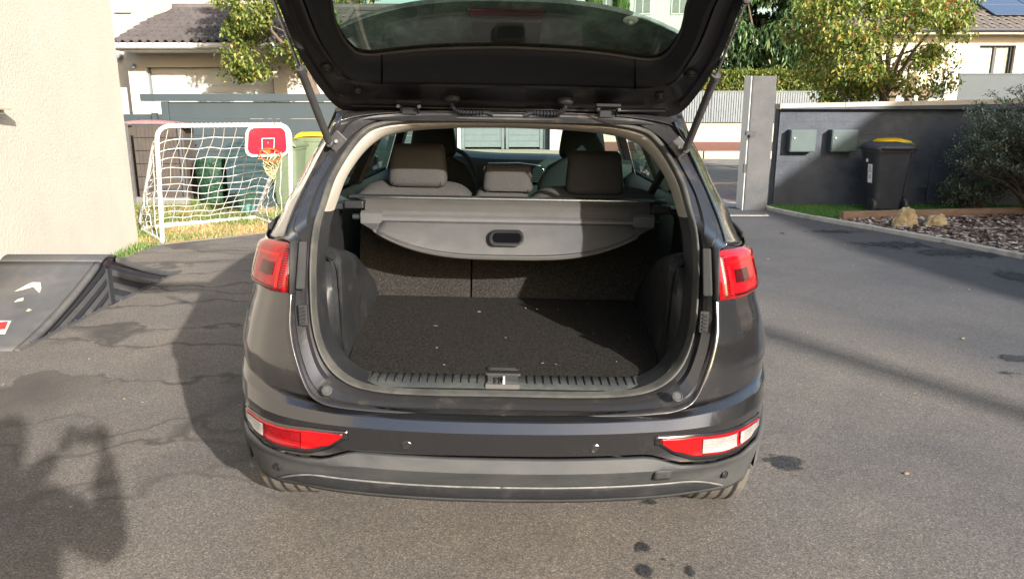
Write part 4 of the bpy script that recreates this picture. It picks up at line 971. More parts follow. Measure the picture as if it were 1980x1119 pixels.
# rustic wooden rail in front
rf = empty('wooden_rail', (8.5, 15.6, 0), 'weathered wooden post and rail fence behind the fruit tree trunk', 'fence'); o3 = (8.5, 15.6, 0)
pA, pB = at(1706, 178, 15.6), at(1800, 176, 15.6)
MB().box(((pA.x + pB.x) / 2, 15.6, pA.z), (pB.x - pA.x, .09, .15)).build('rail', M['oldwood'], rf, off=o3, smooth=0, bevel=.01)
pA2 = at(1670, 174, 15.8); MB().box(((pA2.x + pA.x) / 2, 15.75, pA2.z), (pA.x - pA2.x + .3, .09, .12)).build('rail', M['oldwood'], rf, off=o3, smooth=0, bevel=.01)
for px in (1679, 1713, 1728, 1790, 1763):
    pp = at(px, 160, 15.7); hbox(MB(), pp.x - .07, pp.x + .07, 15.66, 15.8, 0, pA.z + (.08 if px != 1763 else .38)).build('post', M['oldwood'], rf, off=o3, smooth=0, bevel=.01)

# pale building far behind with windows
fb_ = empty('apartment_building', (6, 52, 0), 'tall pale green building with white windows far behind the cypresses', 'building'); ob = (6, 52, 0)
M['palewall'] = mat('pale_plaster', (.42, .45, .41), .9, var=.04, world=True)
hbox(MB(), 2.2, 15, 52, 62, 0, 14).build('wall', M['palewall'], fb_, off=ob, smooth=0)
for zz in (4.6, 7.5, 10.4):
    for xx in (3.2, 5.6, 8.0, 10.4, 12.8):
        f = hbox(MB(), xx, xx + 1.1, 51.93, 51.99, zz, zz + 1.5).build('window', M['white'], fb_, off=ob, smooth=0)
        hbox(MB(), xx + .08, xx + .52, 51.915, 51.925, zz + .08, zz + 1.42).build('pane', M['window'], f, off=ob, smooth=0); hbox(MB(), xx + .58, xx + 1.02, 51.915, 51.925, zz + .08, zz + 1.42).build('pane', M['window'], f, off=ob, smooth=0)
# distant treeline
k = MB(); rnd = random.Random(5)
for i in range(46):
    x = -75 + i * 4.0 + rnd.uniform(-1, 1); y = 78 + rnd.uniform(-6, 6); h = rnd.uniform(2.6, 4.2)
    for q in range(7): leaves(k, (x + rnd.uniform(-2, 2), y + rnd.uniform(-1, 1), h * rnd.uniform(.3, 1)), (2.0, 1.6, 1.4), 60, .75, .5, .2, rnd, 1)
tag(k.build('distant_trees', M['leaf_mid'], smooth=0), 'low far off line of trees beyond the houses', 'trees', kind='stuff')

# shrub at the right edge (olive) and low lavender bush
def olive(x, y, label, seed, n=210, H=1.55, spread=1.05):
    rnd = random.Random(seed); root = empty('olive_shrub', (x, y, 0), label, 'shrub'); st_ = MB(); k = MB()
    for i in range(n):
        a = rnd.uniform(0, 6.283); rr_ = spread * math.sqrt(rnd.random()); hh = H * rnd.uniform(.45, 1.05) * (1 - .35 * (rr_ / spread) ** 2)
        b0 = Vector((rnd.uniform(-.15, .15), rnd.uniform(-.15, .15), .05)); tip = Vector((rr_ * math.cos(a), rr_ * math.sin(a), hh)); out = Vector((math.cos(a), math.sin(a), 0))
        P = [b0, b0.lerp(tip, .5) + Vector((0, 0, .18 * hh)), tip, tip + out * .16 + Vector((0, 0, rnd.uniform(-.04, .16)))]
        C = catmull([tuple(p) for p in P], 12); st_.tube(C, [.010 - .0007 * j for j in range(12)], 4, cap=False)
        for j in range(4, 12):
            for _ in range(11):
                p = Vector(C[j]) + Vector((rnd.uniform(-.05, .05), rnd.uniform(-.05, .05), rnd.uniform(-.05, .05))); aa = rnd.uniform(0, 6.283); e = rnd.uniform(-.3, 1.0)
                t = Vector((math.cos(aa) * math.cos(e), math.sin(aa) * math.cos(e), math.sin(e))); sd = t.cross(Vector((0, 0, 1))).normalized() * .007; l_ = rnd.uniform(.035, .06); f = len(k.v)
                sd = sd * 1.5; k.v += [tuple(p), tuple(p + t * l_ * .5 + sd), tuple(p + t * l_), tuple(p + t * l_ * .5 - sd)]; k.f.append((f, f + 1, f + 2, f + 3))
    st_.build('stems', M['bark'], root, smooth=60); k.build('foliage', M['leaf_olive'], root, smooth=0); return root
c = ground(1960, 418); olive(c.x + .35, c.y - .0, 'grey green olive shrub at the right edge of the bark mulch bed', 5, 430, 1.80, 1.10)
c = ground(1885, 408); olive(c.x, c.y + .1, 'low spiky lavender bush beside the timber sleeper', 8, 90, .48, .36)

# ================================================================ OUTSIDE THE FRAME, RIGHT: THE NEIGHBOUR'S HOUSE AND AN ADDED POLE (their shade reaches into view)
nh = empty('house', (12, 0, 0), 'cream gabled house standing to the right outside the view', 'house'); o_ = (12, 0, 0)
hbox(MB(), 9.75, 16, -7, 4.7, -.1, 3.3).build('wall', M['cream_far'], nh, off=o_, smooth=0)
MB().poly([(9.45, 4.9, 3.4), (12.8, 4.9, 6.8), (16.4, 4.9, 3.4)]).poly([(9.45, -7.2, 3.4), (16.4, -7.2, 3.4), (12.8, -7.2, 6.8)]).poly([(9.45, 4.9, 3.4), (9.45, -7.2, 3.4), (12.8, -7.2, 6.8), (12.8, 4.9, 6.8)]).poly([(16.4, 4.9, 3.4), (12.8, 4.9, 6.8), (12.8, -7.2, 6.8), (16.4, -7.2, 3.4)]).poly([(9.45, 4.9, 3.4), (16.4, 4.9, 3.4), (16.4, -7.2, 3.4), (9.45, -7.2, 3.4)]).build('roof', M['tile2'], nh, off=o_, smooth=0)
pl = empty('shade_pole', (12.9, -13.7, 0), 'tall grey pole added out of view behind the camera for its shadow', 'shade pole'); MB().tube([(0, 0, 0), (0, 0, 10.5)], [.13, .11], 12).build('pole', M['steel'], pl); MB().box((0, 0, 10.1), (1.6, .12, .12)).build('crossarm', M['darkframe'], pl, smooth=0)  # unseen pole, added so its shadow stands in for tree shade on the driveway

k = MB(); rnd = random.Random(12)
for i in range(260):
    x, y = rnd.uniform(-3.4, 5.0), rnd.uniform(1.7, 9.0); a = rnd.uniform(0, 6.28); L = rnd.uniform(.003, .009) * (2.2 if i % 17 == 0 else 1); q = len(k.v)
    for u, v in ((-1, -.4), (0, -.6), (1, 0), (0, .6)): k.v.append((x + L * (u * math.cos(a) - v * math.sin(a)), y + L * (u * math.sin(a) + v * math.cos(a)), .006 + rnd.uniform(0, .004)))
    k.f.append((q, q + 1, q + 2, q + 3))
tag(k.build('grit', M['drygrass'], smooth=0), 'pale grit and leaf crumbs scattered over the asphalt', 'debris', kind='stuff')
# ================================================================ THE CAR
M['paint'] = mat('dark_grey_metallic_paint', (.088, .089, .097), .20, metal=.92, var=.14, nscale=420, coat=1.0, spec=.5, dust=(.10, .094, .085), dscale=5.0, dlow=.56, dhigh=1.0)
M['jamb'] = mat('jamb_paint', (.055, .055, .060), .36, metal=.7, var=.12, nscale=300, coat=.7, dust=(.20, .165, .12), dscale=9.0, dlow=.54, dhigh=.90)
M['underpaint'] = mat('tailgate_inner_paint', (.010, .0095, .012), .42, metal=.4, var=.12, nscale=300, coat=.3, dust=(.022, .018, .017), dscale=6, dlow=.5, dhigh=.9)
M['clad'] = mat('weathered_black_plastic', (.036, .038, .041), .55, var=.14, nscale=9, bscale=260, bstr=.35, bdist=.0006, dust=(.062, .062, .061), dscale=4.5, dlow=.42, dhigh=.85, scale=(1, 1, 2))
M['trim'] = mat('black_interior_plastic', (.015, .016, .018), .42, var=.15, nscale=8, bscale=420, bstr=.3, bdist=.0006, dust=(.040, .040, .039), dscale=9, dlow=.52, dhigh=.9)
M['gatetrim'] = mat('tailgate_trim_plastic', (.007, .008, .011), .6, var=.1, nscale=8, bscale=420, bstr=.3, bdist=.0006)
M['seal'] = mat('rubber_seal', (.040, .041, .040), .45, var=.15, nscale=12, dust=(.085, .082, .073), dscale=8, dlow=.4, dhigh=.8)
M['sill'] = mat('scuffed_sill_plastic', (.030, .034, .035), .5, var=.15, nscale=20, bscale=200, bdist=.001, dust=(.065, .067, .064), dscale=12, dlow=.45, dhigh=.8)
M['carpet'] = mat('black_carpet', (.019, .018, .017), 1.0, var=.7, nscale=150, bscale=260, bstr=.9, bdist=.003, spec=.03, dust=(.060, .057, .052), dscale=190, dlow=.56, dhigh=.74)
M['seatcloth'] = mat('charcoal_seat_cloth', (.031, .030, .030), .95, var=.35, nscale=260, bscale=380, bstr=.5, bdist=.001, spec=.2)
M['seatdark'] = mat('black_seat_cloth', (.022, .023, .026), .85, var=.3, nscale=200, bscale=300, bstr=.4, bdist=.001)
M['beige'] = mat('light_grey_headliner', (.27, .25, .22), .8, var=.06, nscale=20, bscale=200, bdist=.0006)
M['dash'] = mat('dash_soft_plastic', (.035, .042, .045), .5, var=.1, nscale=20)
M['chrome'] = mat('satin_metal', (.55, .56, .57), .22, metal=1.0, var=.05)
M['redlens'] = mat('red_lens', (.18, .001, .004), .18, var=.25, nscale=30, coat=1.0, bscale=70, bstr=.2, bdist=.001)
M['redlens_flat'] = mat('red_reflector', (.30, .0015, .003), .3, var=.1, nscale=70, coat=1.0, bscale=150, bstr=.6, bdist=.002)
M['darklens'] = mat('dark_red_lens', (.028, .001, .002), .15, var=.3, nscale=40, coat=1.0)
M['clearlens'] = mat('clear_lens', (.36, .34, .33), .18, metal=.4, var=.25, nscale=28, coat=1.0, scale=(14, 14, 1), bscale=30, bstr=.9, bdist=.004)
M['rubber'] = mat('black_rubber', (.020, .020, .021), .7, var=.2, nscale=20)
M['latch'] = mat('grey_plastic', (.050, .050, .050), .5)
M['blackhole'] = mat('deep_black', (.003, .003, .004), 1.0, spec=0)
M['tyre'] = mat('dusty_tyre', (.085, .077, .066), .9, var=.3, nscale=14, bscale=60, bdist=.002)
M['display'] = mat('bluish_display', (.35, .42, .75), .2)
M['strut'] = mat('black_strut', (.035, .035, .037), .42, var=.2, nscale=30, dust=(.11, .10, .09), dscale=20, dlow=.55, dhigh=.9)
M['rear_glass'] = glassmat('privacy_glass', (.46, .60, .54), dust=.06)
M['side_glass'] = glassmat('side_glass', (.22, .34, .29), dust=.03)
M['windscreen'] = glassmat('windscreen_glass', (.66, .80, .74), dust=.03)
# paint: streaks of road dirt on the flanks, scratches
def scuff(m_, amount=.5, scale=(3, 3, 3), col=(.55, .54, .52)):
    n = m_.node_tree.nodes; l = m_.node_tree.links; b = n['Principled BSDF']; src = b.inputs['Base Color'].links[0].from_socket
    v = coord(n, l, False, scale); t = n.new('ShaderNodeTexNoise'); t.inputs['Scale'].default_value = 3; t.inputs['Detail'].default_value = 12; t.inputs['Roughness'].default_value = .78; t.inputs['Distortion'].default_value = 1.4; l.new(v, t.inputs['Vector'])
    vo = n.new('ShaderNodeTexVoronoi'); vo.inputs['Scale'].default_value = 34; l.new(v, vo.inputs['Vector'])
    f = ramp(n, l, t.outputs['Fac'], [(.60, 0), (.72, amount)]); g = ramp(n, l, vo.outputs['Distance'], [(.0, 1), (.16, 0)])
    c = mix(n, l, mix(n, l, 1.0, f, g, 'MULTIPLY'), src, col); l.new(c, b.inputs['Base Color'])
scuff(M['paint'], .8, (3, 3, 3)); scuff(M['trim'], .5, (5, 5, 5), (.3, .3, .28)); scuff(M['clad'], .35, (3, 3, 5), (.3, .3, .28)); scuff(M['sill'], .6, (6, 6, 6), (.35, .35, .33))

CY = 1.95; OFF = (0, CY, 0)
car = empty('parked_car', (-.040, CY, 0), 'dark grey family car seen from behind with its tailgate wide open', 'car')
car.rotation_euler = (0, R(.95), R(-.25))
def cb(k, name, m, parent=None, **kw): return k.build(name, m, parent or car, off=OFF, **kw)
def both(k, name, m, parent=None, **kw):
    """a part for the left side and its mirror image for the right side (built for x > 0)"""
    a = cb(k, name, m, parent, **kw); q = MB(); q.v = [mirror(p) for p in k.v]; q.f = [tuple(reversed(f)) for f in k.f]; return a, cb(q, name, m, parent, **kw)

PL = [(0, 0), (.15, .003), (.3, .015), (.45, .038), (.55, .065), (.63, .10), (.70, .148), (.75, .20), (.79, .25), (.84, .36), (.875, .50), (.90, .65), (.915, 1.0), (.92, 2.2), (.915, 3.1), (.88, 3.65), (.80, 3.95), (.62, 4.12), (.3, 4.22), (0, 4.25)]
PX = np.array([p[0] for p in PL]); PD = np.array([p[1] for p in PL]); cum = np.concatenate([[0], np.cumsum(np.hypot(np.diff(PX), np.diff(PD)))])
PLs = catmull([(p[0], p[1], 0) for p in PL[:14]], 200); sx = np.array([p[0] for p in PLs]); sd_ = np.array([p[1] for p in PLs]); scum = np.concatenate([[0], np.cumsum(np.hypot(np.diff(sx), np.diff(sd_)))])
def kx(z): return float(np.interp(z, [.15, .25, .42, .58, .75, .82, .9, 1.0, 1.12], [.985, 1.01, 1.03, 1.005, 1.02, 1.0, .972, .948, .915]))
def s_of_x(x): return float(np.interp(x, sx, scum))
def s_of_d(d): return float(np.interp(d, sd_, scum))
def pp(s): return float(np.interp(s, scum, sx)), float(np.interp(s, scum, sd_))
def Yb(z): return float(np.interp(z, [.30, .367, .414, .430, .482, .526, .604, .618, .628, .645], [2.03, 2.0, 1.982, 1.972, 1.938, 1.950, 1.928, 1.933, 1.948, 1.985]))
def Yq(z): return float(np.interp(z, [.2, .637, .70, .85, 1.0, 1.12], [2.0, 1.985, 1.985, 1.995, 2.02, 2.06]))
def skin(s, z, Yf, off=0.0):
    x, d = pp(s); x2, d2 = pp(s + .01); k_ = kx(z); n = Vector((d2 - d, -(x2 - x) * k_, 0)).normalized()
    n = Vector((abs(n.x), n.y, 0)) ; return Vector((x * k_ + n.x * off, Yf(z) + d + n.y * off, z))
# shut line of the tailgate opening as (x, z); below it the bumper, outside it the quarter panel
SHUT = [(0, .637), (.35, .637), (.43, .641), (.507, .655), (.547, .674), (.578, .72), (.597, .775), (.612, .83), (.617, .861), (.617, .957), (.618, 1.08)]
def shut_x(z): return float(np.interp(z, [p[1] for p in SHUT[1:]], [p[0] for p in SHUT[1:]]))
# bumper: painted band above, matt cladding below
def ct(x):                                                                  # top edge of the cladding
    return float(np.interp(x, [0, .40, .44, .50, .60, .70, .78, .84, .90], [.526, .526, .520, .497, .487, .487, .500, .535, .57]))
S_END = s_of_d(.585)
ss = np.linspace(0, S_END, 46)
rows = []
top = [(0, 0), (.5, .5), (.97, .97)]
for t in (0, .03, .25, .5, .75, .94, 1.0): rows.append([skin(s, lerp(ct(pp(s)[0]), .604, t), Yb, -.004 if t == 0 else .0) for s in ss])
def ledge(s, t):                                                            # the shelf above the crisp edge, rounding in to the shut line
    x = pp(s)[0]; zt_ = .645 + .055 * max(0, (x - .45) / .45) ** 1.5; kk = .055 * max(0, (x - .45) / .45) ** 1.5; p = skin(s, .604, Yb); m = skin(s, .630 + kk * .6, lambda z: 1.949); m.z = .630 + kk * .6; q = skin(s, zt_, Yq, -.004)
    return p.lerp(m, t / .5) if t <= .5 else m.lerp(q, (t - .5) / .5)
for t in (.04, .25, .46, .5, .56, .75, 1.0): rows.append([ledge(s, t) for s in ss])
def mirrored(rows): return [[Vector(mirror(p)) for p in r[:0:-1]] + list(r) for r in rows]
cb(MB().grid(mirrored(rows)), 'bumper', M['paint'], smooth=32, solid=.006)
rows = []
for i, z in enumerate((.352, .362, .385, .41, .424, .432, .438, .46)): rows.append([skin(s, z - (.060, .045, .03, .01)[i] * min(1, max(0, (pp(s)[0] - .60) / .24)) if i < 4 else z, Yb, .0) for s in ss])
for t in (.30, .36, .7, .93, 1.0): rows.append([skin(s, lerp(.46, ct(pp(s)[0]) - .004, t), Yb, .006 if t < 1 else -.002) for s in ss])
cl = cb(MB().grid(mirrored(rows)), 'bumper_cladding', M['clad'], smooth=30, solid=.006)
# skid lip with notched lower edge
ss2 = np.linspace(0, s_of_x(.66), 60); rows = []
for i, (z, o_) in enumerate(((.424, -.004), (.414, .008), (.402, .010), (.384, .010), (.370, .006), (.360, -.02))):
    rows.append([skin(s, lerp(z, .358, min(1, max(0, (pp(s)[0] - .50) / .17) ** 2)), Yb, o_) for s in ss2])
cb(MB().grid(mirrored(rows)), 'lower_lip', M['trim'], smooth=50, solid=.006)
M['edge'] = mat('pale_plastic_edge', (.11, .11, .108), .4, var=.3, nscale=30)
M['edge'] = mat('pale_plastic_edge', (.11, .11, .108), .4, var=.3, nscale=30)  # lighter plastic for the thin line along the cladding edge
k = MB().tube([skin(s, .420 - .062 * (max(0, (pp(s)[0] - .50) / .17)) ** 2.0, Yb, .0085) for s in np.linspace(0, s_of_x(.665), 40)], .003, 6); q = MB(); q.v = k.v + [mirror(p) for p in k.v]; q.f = k.f + [tuple(len(k.v) + i for i in reversed(f)) for f in k.f]; cb(q, 'cladding_edge', M['edge'], smooth=180)
# quarter panels (from the shut line round to the rear door) with the wheel arch left open
ARX, ARZ, ARR = 2.78, .345, .385
def side_part(name, sfun0, s1, z0, z1, m, nz=26, ns=46, Yf=Yq, solid=.004):
    rows = []
    for i in range(nz + 1):
        z = lerp(z0, z1, i / nz); s0 = sfun0(z); rows.append([skin(lerp(s0, s1, (j / ns) ** 1.0), z, Yf) for j in range(ns + 1)])
    k = MB().grid(rows); keep = []
    for f in k.f:
        c = [sum(k.v[i][a] for i in f) / 4 for a in range(3)]
        if min((c[1] - ARX) ** 2 + (c[2] - ARZ) ** 2, (c[1] - ARX - 2.67) ** 2 + (c[2] - ARZ) ** 2) > ARR ** 2: keep.append(f)
    k.f = keep; return both(k, name, m, smooth=40, solid=solid)
side_part('quarter_panel', lambda z: s_of_x(shut_x(z) / kx(z)), s_of_d(1.25), .648, 1.075, M['paint'], 22, 60)
side_part('rocker_side', lambda z: s_of_d(.588), s_of_d(1.25), .27, .646, M['paint'], 18, 30)
def long_side(name, ya, yb, z0, z1f, m):
    rows = []; N = 26
    for i in range(9):
        r = []
        for j in range(N + 1):
            d = lerp(ya, yb, j / N); x = float(np.interp(d, PD, PX)); z = lerp(z0, z1f(d), i / 8); r.append((x * kx(z), Yq(min(z, 1.1)) + d, z))
        rows.append(r)
    k = MB().grid(rows); k.f = [f for f in k.f if min((sum(k.v[i][1] for i in f) / 4 - ARX) ** 2 + (sum(k.v[i][2] for i in f) / 4 - ARZ) ** 2, (sum(k.v[i][1] for i in f) / 4 - ARX - 2.67) ** 2 + (sum(k.v[i][2] for i in f) / 4 - ARZ) ** 2) > ARR ** 2]
    return both(k, name, m, smooth=40, solid=.004)
bz = lambda d: 1.075 if d < 3.0 else lerp(1.075, .80, (d - 3.0) / 1.25)
long_side('rear_door', 1.258, 1.95, .27, bz, M['paint']); long_side('front_door', 1.958, 2.95, .27, bz, M['paint']); long_side('front_wing', 2.958, 4.15, .30, bz, M['paint'])
rows = []
for j in range(20):
    d = lerp(3.0, 4.22, j / 19); X = float(np.interp(d, PD, PX)) * .93; z = bz(d); rows.append([(X * u, Yq(1) + d, z + .035 * (1 - u * u)) for u in np.linspace(-1, 1, 15)])
cb(MB().grid(rows), 'bonnet', M['paint'], smooth=40)
cb(MB().grid([[(X * u, Yq(1) + float(np.interp(abs(X * u), PX[::-1][:6], PD[::-1][:6])), z) for u in np.linspace(-1, 1, 21)] for z, X in ((.25, .8), (.55, .86), (.82, .8))]), 'front_bumper', M['clad'], smooth=40)
# wheel arch cladding and mud flaps (the dark strips low on each side)
for cy in (ARX, ARX + 2.67):
    k = MB(); rows = []
    for q_ in range(25):
        a = R(-8 + 196 * q_ / 24); r = []
        for rr_, dx in ((ARR - .01, -.04), (ARR - .008, .0), (ARR + .02, .012), (ARR + .055, .008), (ARR + .06, .0)):
            y_, z_ = cy + math.cos(a) * rr_, ARZ + math.sin(a) * rr_; d = y_ - Yq(.6); x = float(np.interp(d, PD, PX)) * kx(z_) + dx; r.append((x, y_, z_))
        rows.append(r)
    both(k.grid(rows), 'wheel_arch', M['clad'], smooth=50)
k = MB(); hbox(k, .76, .88, 2.44, 2.452, .255, .42); both(k, 'mud_flap', M['rubber'], smooth=0, bevel=.004)
# wheels
def wheel(x, y):
    prof = [(.20, -.10), (.30, -.108), (.330, -.104), (.343, -.085), (.346, -.05), (.347, 0), (.346, .05), (.343, .085), (.330, .104), (.30, .108), (.20, .10)]
    e = MB().lathe(prof, 48, (x, y, .347), 'X'); w_ = cb(e, 'wheel', M['tyre'], smooth=60); k = MB()
    for g in (-.062, -.022, .022, .062): k.lathe([(.3475, g - .006), (.3485, g), (.3475, g + .006)], 48, (x, y, .347), 'X')
    cb(k, 'tread_groove', M['rubber'], w_, smooth=60)
    s_ = 1 if x > 0 else -1; k = MB()
    for i in range(10):
        a = i / 10 * 6.283; k.tube([(x + s_ * .085, y + .05 * math.cos(a), .347 + .05 * math.sin(a)), (x + s_ * .095, y + .22 * math.cos(a), .347 + .22 * math.sin(a))], [.022, .014], 5)
    k.lathe([(.0, s_ * .10), (.06, s_ * .095), (.06, s_ * .06)], 16, (x, y, .347), 'X'); k.lathe([(.225, s_ * .10), (.235, s_ * .105), (.232, -s_ * .08), (.2, -s_ * .08)], 32, (x, y, .347), 'X'); cb(k, 'rim', M['chrome'], w_, smooth=40)
for y_ in (ARX, ARX + 2.67):
    for x_ in (-.785, .785): wheel(x_, y_)
cb(hbox(MB(), -.62, .62, 2.5, 6.0, .25, .30), 'underbody', M['rubber'], smooth=0)
cb(hbox(MB(), -.6, .6, 2.16, 2.6, .37, .46), 'rear_valance', M['rubber'], smooth=0)
# ---- opening: loops of measured points (half pixels from the car's middle, row, distance)
SO = [(0, 770, 2.045), (150, 770, 2.045), (250, 764, 2.05), (310, 745, 2.06), (350, 705, 2.08), (372, 640, 2.11), (379, 560, 2.15), (379, 495, 2.19), (373, 440, 2.25), (362, 400, 2.31), (347, 350, 2.39), (320, 300, 2.47), (292, 262, 2.52), (262, 243, 2.545), (200, 233, 2.56), (100, 229, 2.565), (0, 228, 2.565)]
SI = [(0, 756, 2.07), (150, 756, 2.07), (245, 751, 2.075), (300, 732, 2.09), (337, 695, 2.11), (358, 640, 2.14), (365, 560, 2.18), (365, 495, 2.22), (359, 440, 2.28), (348, 400, 2.33), (332, 350, 2.41), (306, 303, 2.49), (278, 268, 2.54), (250, 252, 2.565), (195, 243, 2.58), (100, 239, 2.585), (0, 238, 2.585)]
CI = [(0, 750, 2.10), (150, 750, 2.10), (228, 746, 2.11), (288, 722, 2.13), (323, 685, 2.17), (343, 640, 2.20), (352, 560, 2.24), (352, 495, 2.28), (345, 440, 2.34), (334, 400, 2.40), (316, 350, 2.47), (289, 308, 2.55), (262, 281, 2.60), (232, 266, 2.62), (180, 256, 2.64), (100, 250, 2.65), (0, 248, 2.65)]
JO = [(0, 803, 1.985), (200, 802, 1.985), (300, 796, 1.99), (349, 786, 2.00), (378, 762, 2.02), (402, 700, 2.05), (414, 640, 2.07), (413, 575, 2.10), (413, 484, 2.15), (428, 466, 2.22), (414, 420, 2.30), (398, 382, 2.36), (376, 335, 2.44), (352, 285, 2.49), (325, 238, 2.54), (200, 219, 2.58), (0, 217, 2.58)]
N_ = 90
def lean(L): return [(d, y, Y + (.17 * min(1, (470 - y) / 225) if y < 470 else 0)) for d, y, Y in L]
SO, SI, CI, JO = lean(SO), lean(SI), lean(CI), lean(JO)
def loop(L): return [W(*p) for p in catmull(L, N_)]
lSO, lSI, lCI, lJO = loop(SO), loop(SI), loop(CI), loop(JO)
def ring_rows(a, b, ts, dz): return [[a[i].lerp(b[i], t) + Vector((0, o, 0)) for i in range(N_)] for t, o in zip(ts, dz)]
fr = ring_rows(lJO, lSO, (0, .03, .22, .28, .40, .62, .70, .93, 1.0), (0, .018, .022, .012, .016, .018, .034, .036, .05))
cb(MB().grid([[Vector(mirror(p)) for p in r[:0:-1]] + r for r in fr]), 'opening_frame', M['jamb'], smooth=30, solid=.003)
# rubber seal: round bead between the two loops
def bead(la, lb, r, dy=0.0, bulge=1.0):
    rows = []
    for j in range(9):
        t = j / 8; rows.append([la[i].lerp(lb[i], t) + Vector((0, dy - r * math.sin(math.pi * t) * bulge + .012, 0)) for i in range(N_)])
    return rows
rw = bead(lSO, lSI, .016)
cb(MB().grid([[Vector(mirror(p)) for p in r[:0:-1]] + r for r in rw]), 'door_seal', M['seal'], smooth=60)
# trim ring: dark plastic below, light grey pillar trim above
cut = 48
tr_ = ring_rows(lSI, lCI, (0, .15, .5, .85, 1.0), (.012, .004, .004, .012, .03))
inner = [[lCI[i] + Vector((0, .05, 0)) for i in range(N_)]]
full = tr_ + inner
cb(MB().grid([[Vector(mirror(p)) for p in r[cut:0:-1]] + r[:cut + 1] for r in full]), 'trim_ring', M['trim'], smooth=50)
up_ = [r[cut:] for r in full]
cb(MB().grid([[*r, *[Vector(mirror(p)) for p in r[-2::-1]]] for r in up_]), 'headliner_trim', M['beige'], smooth=60)
# outer edge of the rear pillar and the flank behind it
OS = [(462, 470, 2.40), (440, 430, 2.46), (426, 395, 2.51), (397, 345, 2.58), (378, 307, 2.62), (354, 267, 2.66), (337, 235, 2.68), (322, 222, 2.69)]
JU = [(428, 466, 2.22), (414, 420, 2.30), (398, 382, 2.36), (376, 335, 2.44), (364, 310, 2.465), (352, 285, 2.49), (338, 260, 2.515), (320, 230, 2.54)]
OS, JU = lean(OS), lean(JU)
lo, lj = [W(*p) for p in catmull(OS, 30)], [W(*p) for p in catmull(JU, 30)]
def gx(z): return lerp(.855, .635, (z - 1.07) / .45)
fwd = [Vector((max(gx(p.z), p.x + .005), 3.0, p.z)) for p in lo]
rows = [[a.lerp(b, t) + Vector((.004 * math.sin(math.pi * t), .0, 0)) for a, b in zip(lj, lo)] for t in (0, .08, .35, .5, .85, 1.0)]
both(MB().grid(rows), 'pillar_outer', M['paint'], smooth=40, solid=.003)
rows = [[a.lerp(b, t) for a, b in zip(lo, fwd)] for t in (0, .3, .7, 1.0)]
both(MB().grid(rows), 'pillar_side', M['paint'], smooth=60, solid=.003)
lt = W(445, 467, 2.30); k = MB().poly([W(413, 484, 2.15), W(428, 466, 2.22), W(462, 470, 2.40), W(470, 480, 2.42)]); both(k, 'lamp_shelf', M['jamb'], smooth=0)
# quarter glass strip
k = MB().grid([[a.lerp(b, t) + Vector((.006, 0, 0)) for a, b in zip(lo[3:24], fwd[3:24])] for t in (.25, .9)]); both(k, 'quarter_window', M['window'], smooth=60)
# belt strip between flank top and glasshouse
def bx(Y): d = Y - Yq(1.07); return float(np.interp(d, PD, PX)) * kx(1.07)
k = MB().grid([[(bx(Y), Y, 1.072), (min(bx(Y), gx(1.09)) - .0, Y, 1.09)] for Y in np.linspace(2.5, 5.1, 12)]); both(k, 'belt_strip', M['rubber'], smooth=40, solid=.01)
# roof, pillars, windows
rows = []
for t in np.linspace(0, 1, 14):
    Y = lerp(2.86, 4.75, t); z = 1.475 + .10 * math.sin(min(1, t * 1.25) * math.pi * .5) ** 1.0 - .06 * max(0, t - .7) / .3; rows.append([(gx(1.5) * u, Y - .10 * (1 - u * u) * (1 - t), z + .035 * (1 - u * u)) for u in np.linspace(-1, 1, 17)])
rf_ = cb(MB().grid(rows), 'roof', M['paint'], smooth=60, solid=.02)
k = MB().grid([[(gx(1.5) + .006, Y, 1.485) for Y in np.linspace(2.99, 4.7, 9)], [(gx(1.5) - .004, Y, 1.475 + .10 * math.sin(min(1, (Y - 2.86) / 1.89 * 1.25) * math.pi * .5) - .06 * max(0, (Y - 2.86) / 1.89 - .7) / .3 + .004) for Y in np.linspace(2.99, 4.7, 9)]]).poly([lo[-1], fwd[-1], (gx(1.5), 3.0, 1.50), (gx(1.5), 2.86, 1.49)]); both(k, 'roof_side', M['paint'], smooth=0, solid=.012)
rows = [[(p[0], p[1], p[2] - .035) for p in r] for r in rows]; cb(MB().grid(rows), 'headliner', M['beige'], smooth=60)
def pillar(pa, pb, w, nm='pillar'):
    a, b = Vector(pa), Vector(pb); k = MB()
    for q in (0,):
        k.grid([[a + Vector((0, -w, 0)), b + Vector((0, -w, 0))], [a + Vector((.0, w, 0)), b + Vector((.0, w, 0))], [a + Vector((-.05, w * .8, 0)), b + Vector((-.05, w * .8, 0))], [a + Vector((-.05, -w * .8, 0)), b + Vector((-.05, -w * .8, 0))]], close_v=True)
    both(k, nm, M['rubber'], smooth=0, bevel=.004)
    k = MB().grid([[a + Vector((-.052, -w * .7, 0)), b + Vector((-.052, -w * .7, 0))], [a + Vector((-.06, w * .7, 0)), b + Vector((-.06, w * .7, 0))]]); both(k, nm + '_trim', M['beige'], smooth=0, solid=.01)
G = lambda Y, z: (gx(z), Y, z)
pillar(G(3.02, 1.06), G(2.98, 1.52), .06, 'rear_pillar'); pillar(G(3.98, 1.06), G(3.92, 1.55), .05, 'centre_pillar'); pillar(G(5.30, 1.04), G(4.62, 1.55), .045, 'front_pillar')
for a, b, c, d in (((3.08, 1.08), (3.93, 1.08), (3.87, 1.51), (3.04, 1.50)), ((4.03, 1.08), (5.18, 1.08), (4.60, 1.51), (3.97, 1.51))):
    both(MB().poly([G(*a), G(*b), G(*c), G(*d)]), 'side_window', M['side_glass'], smooth=0)
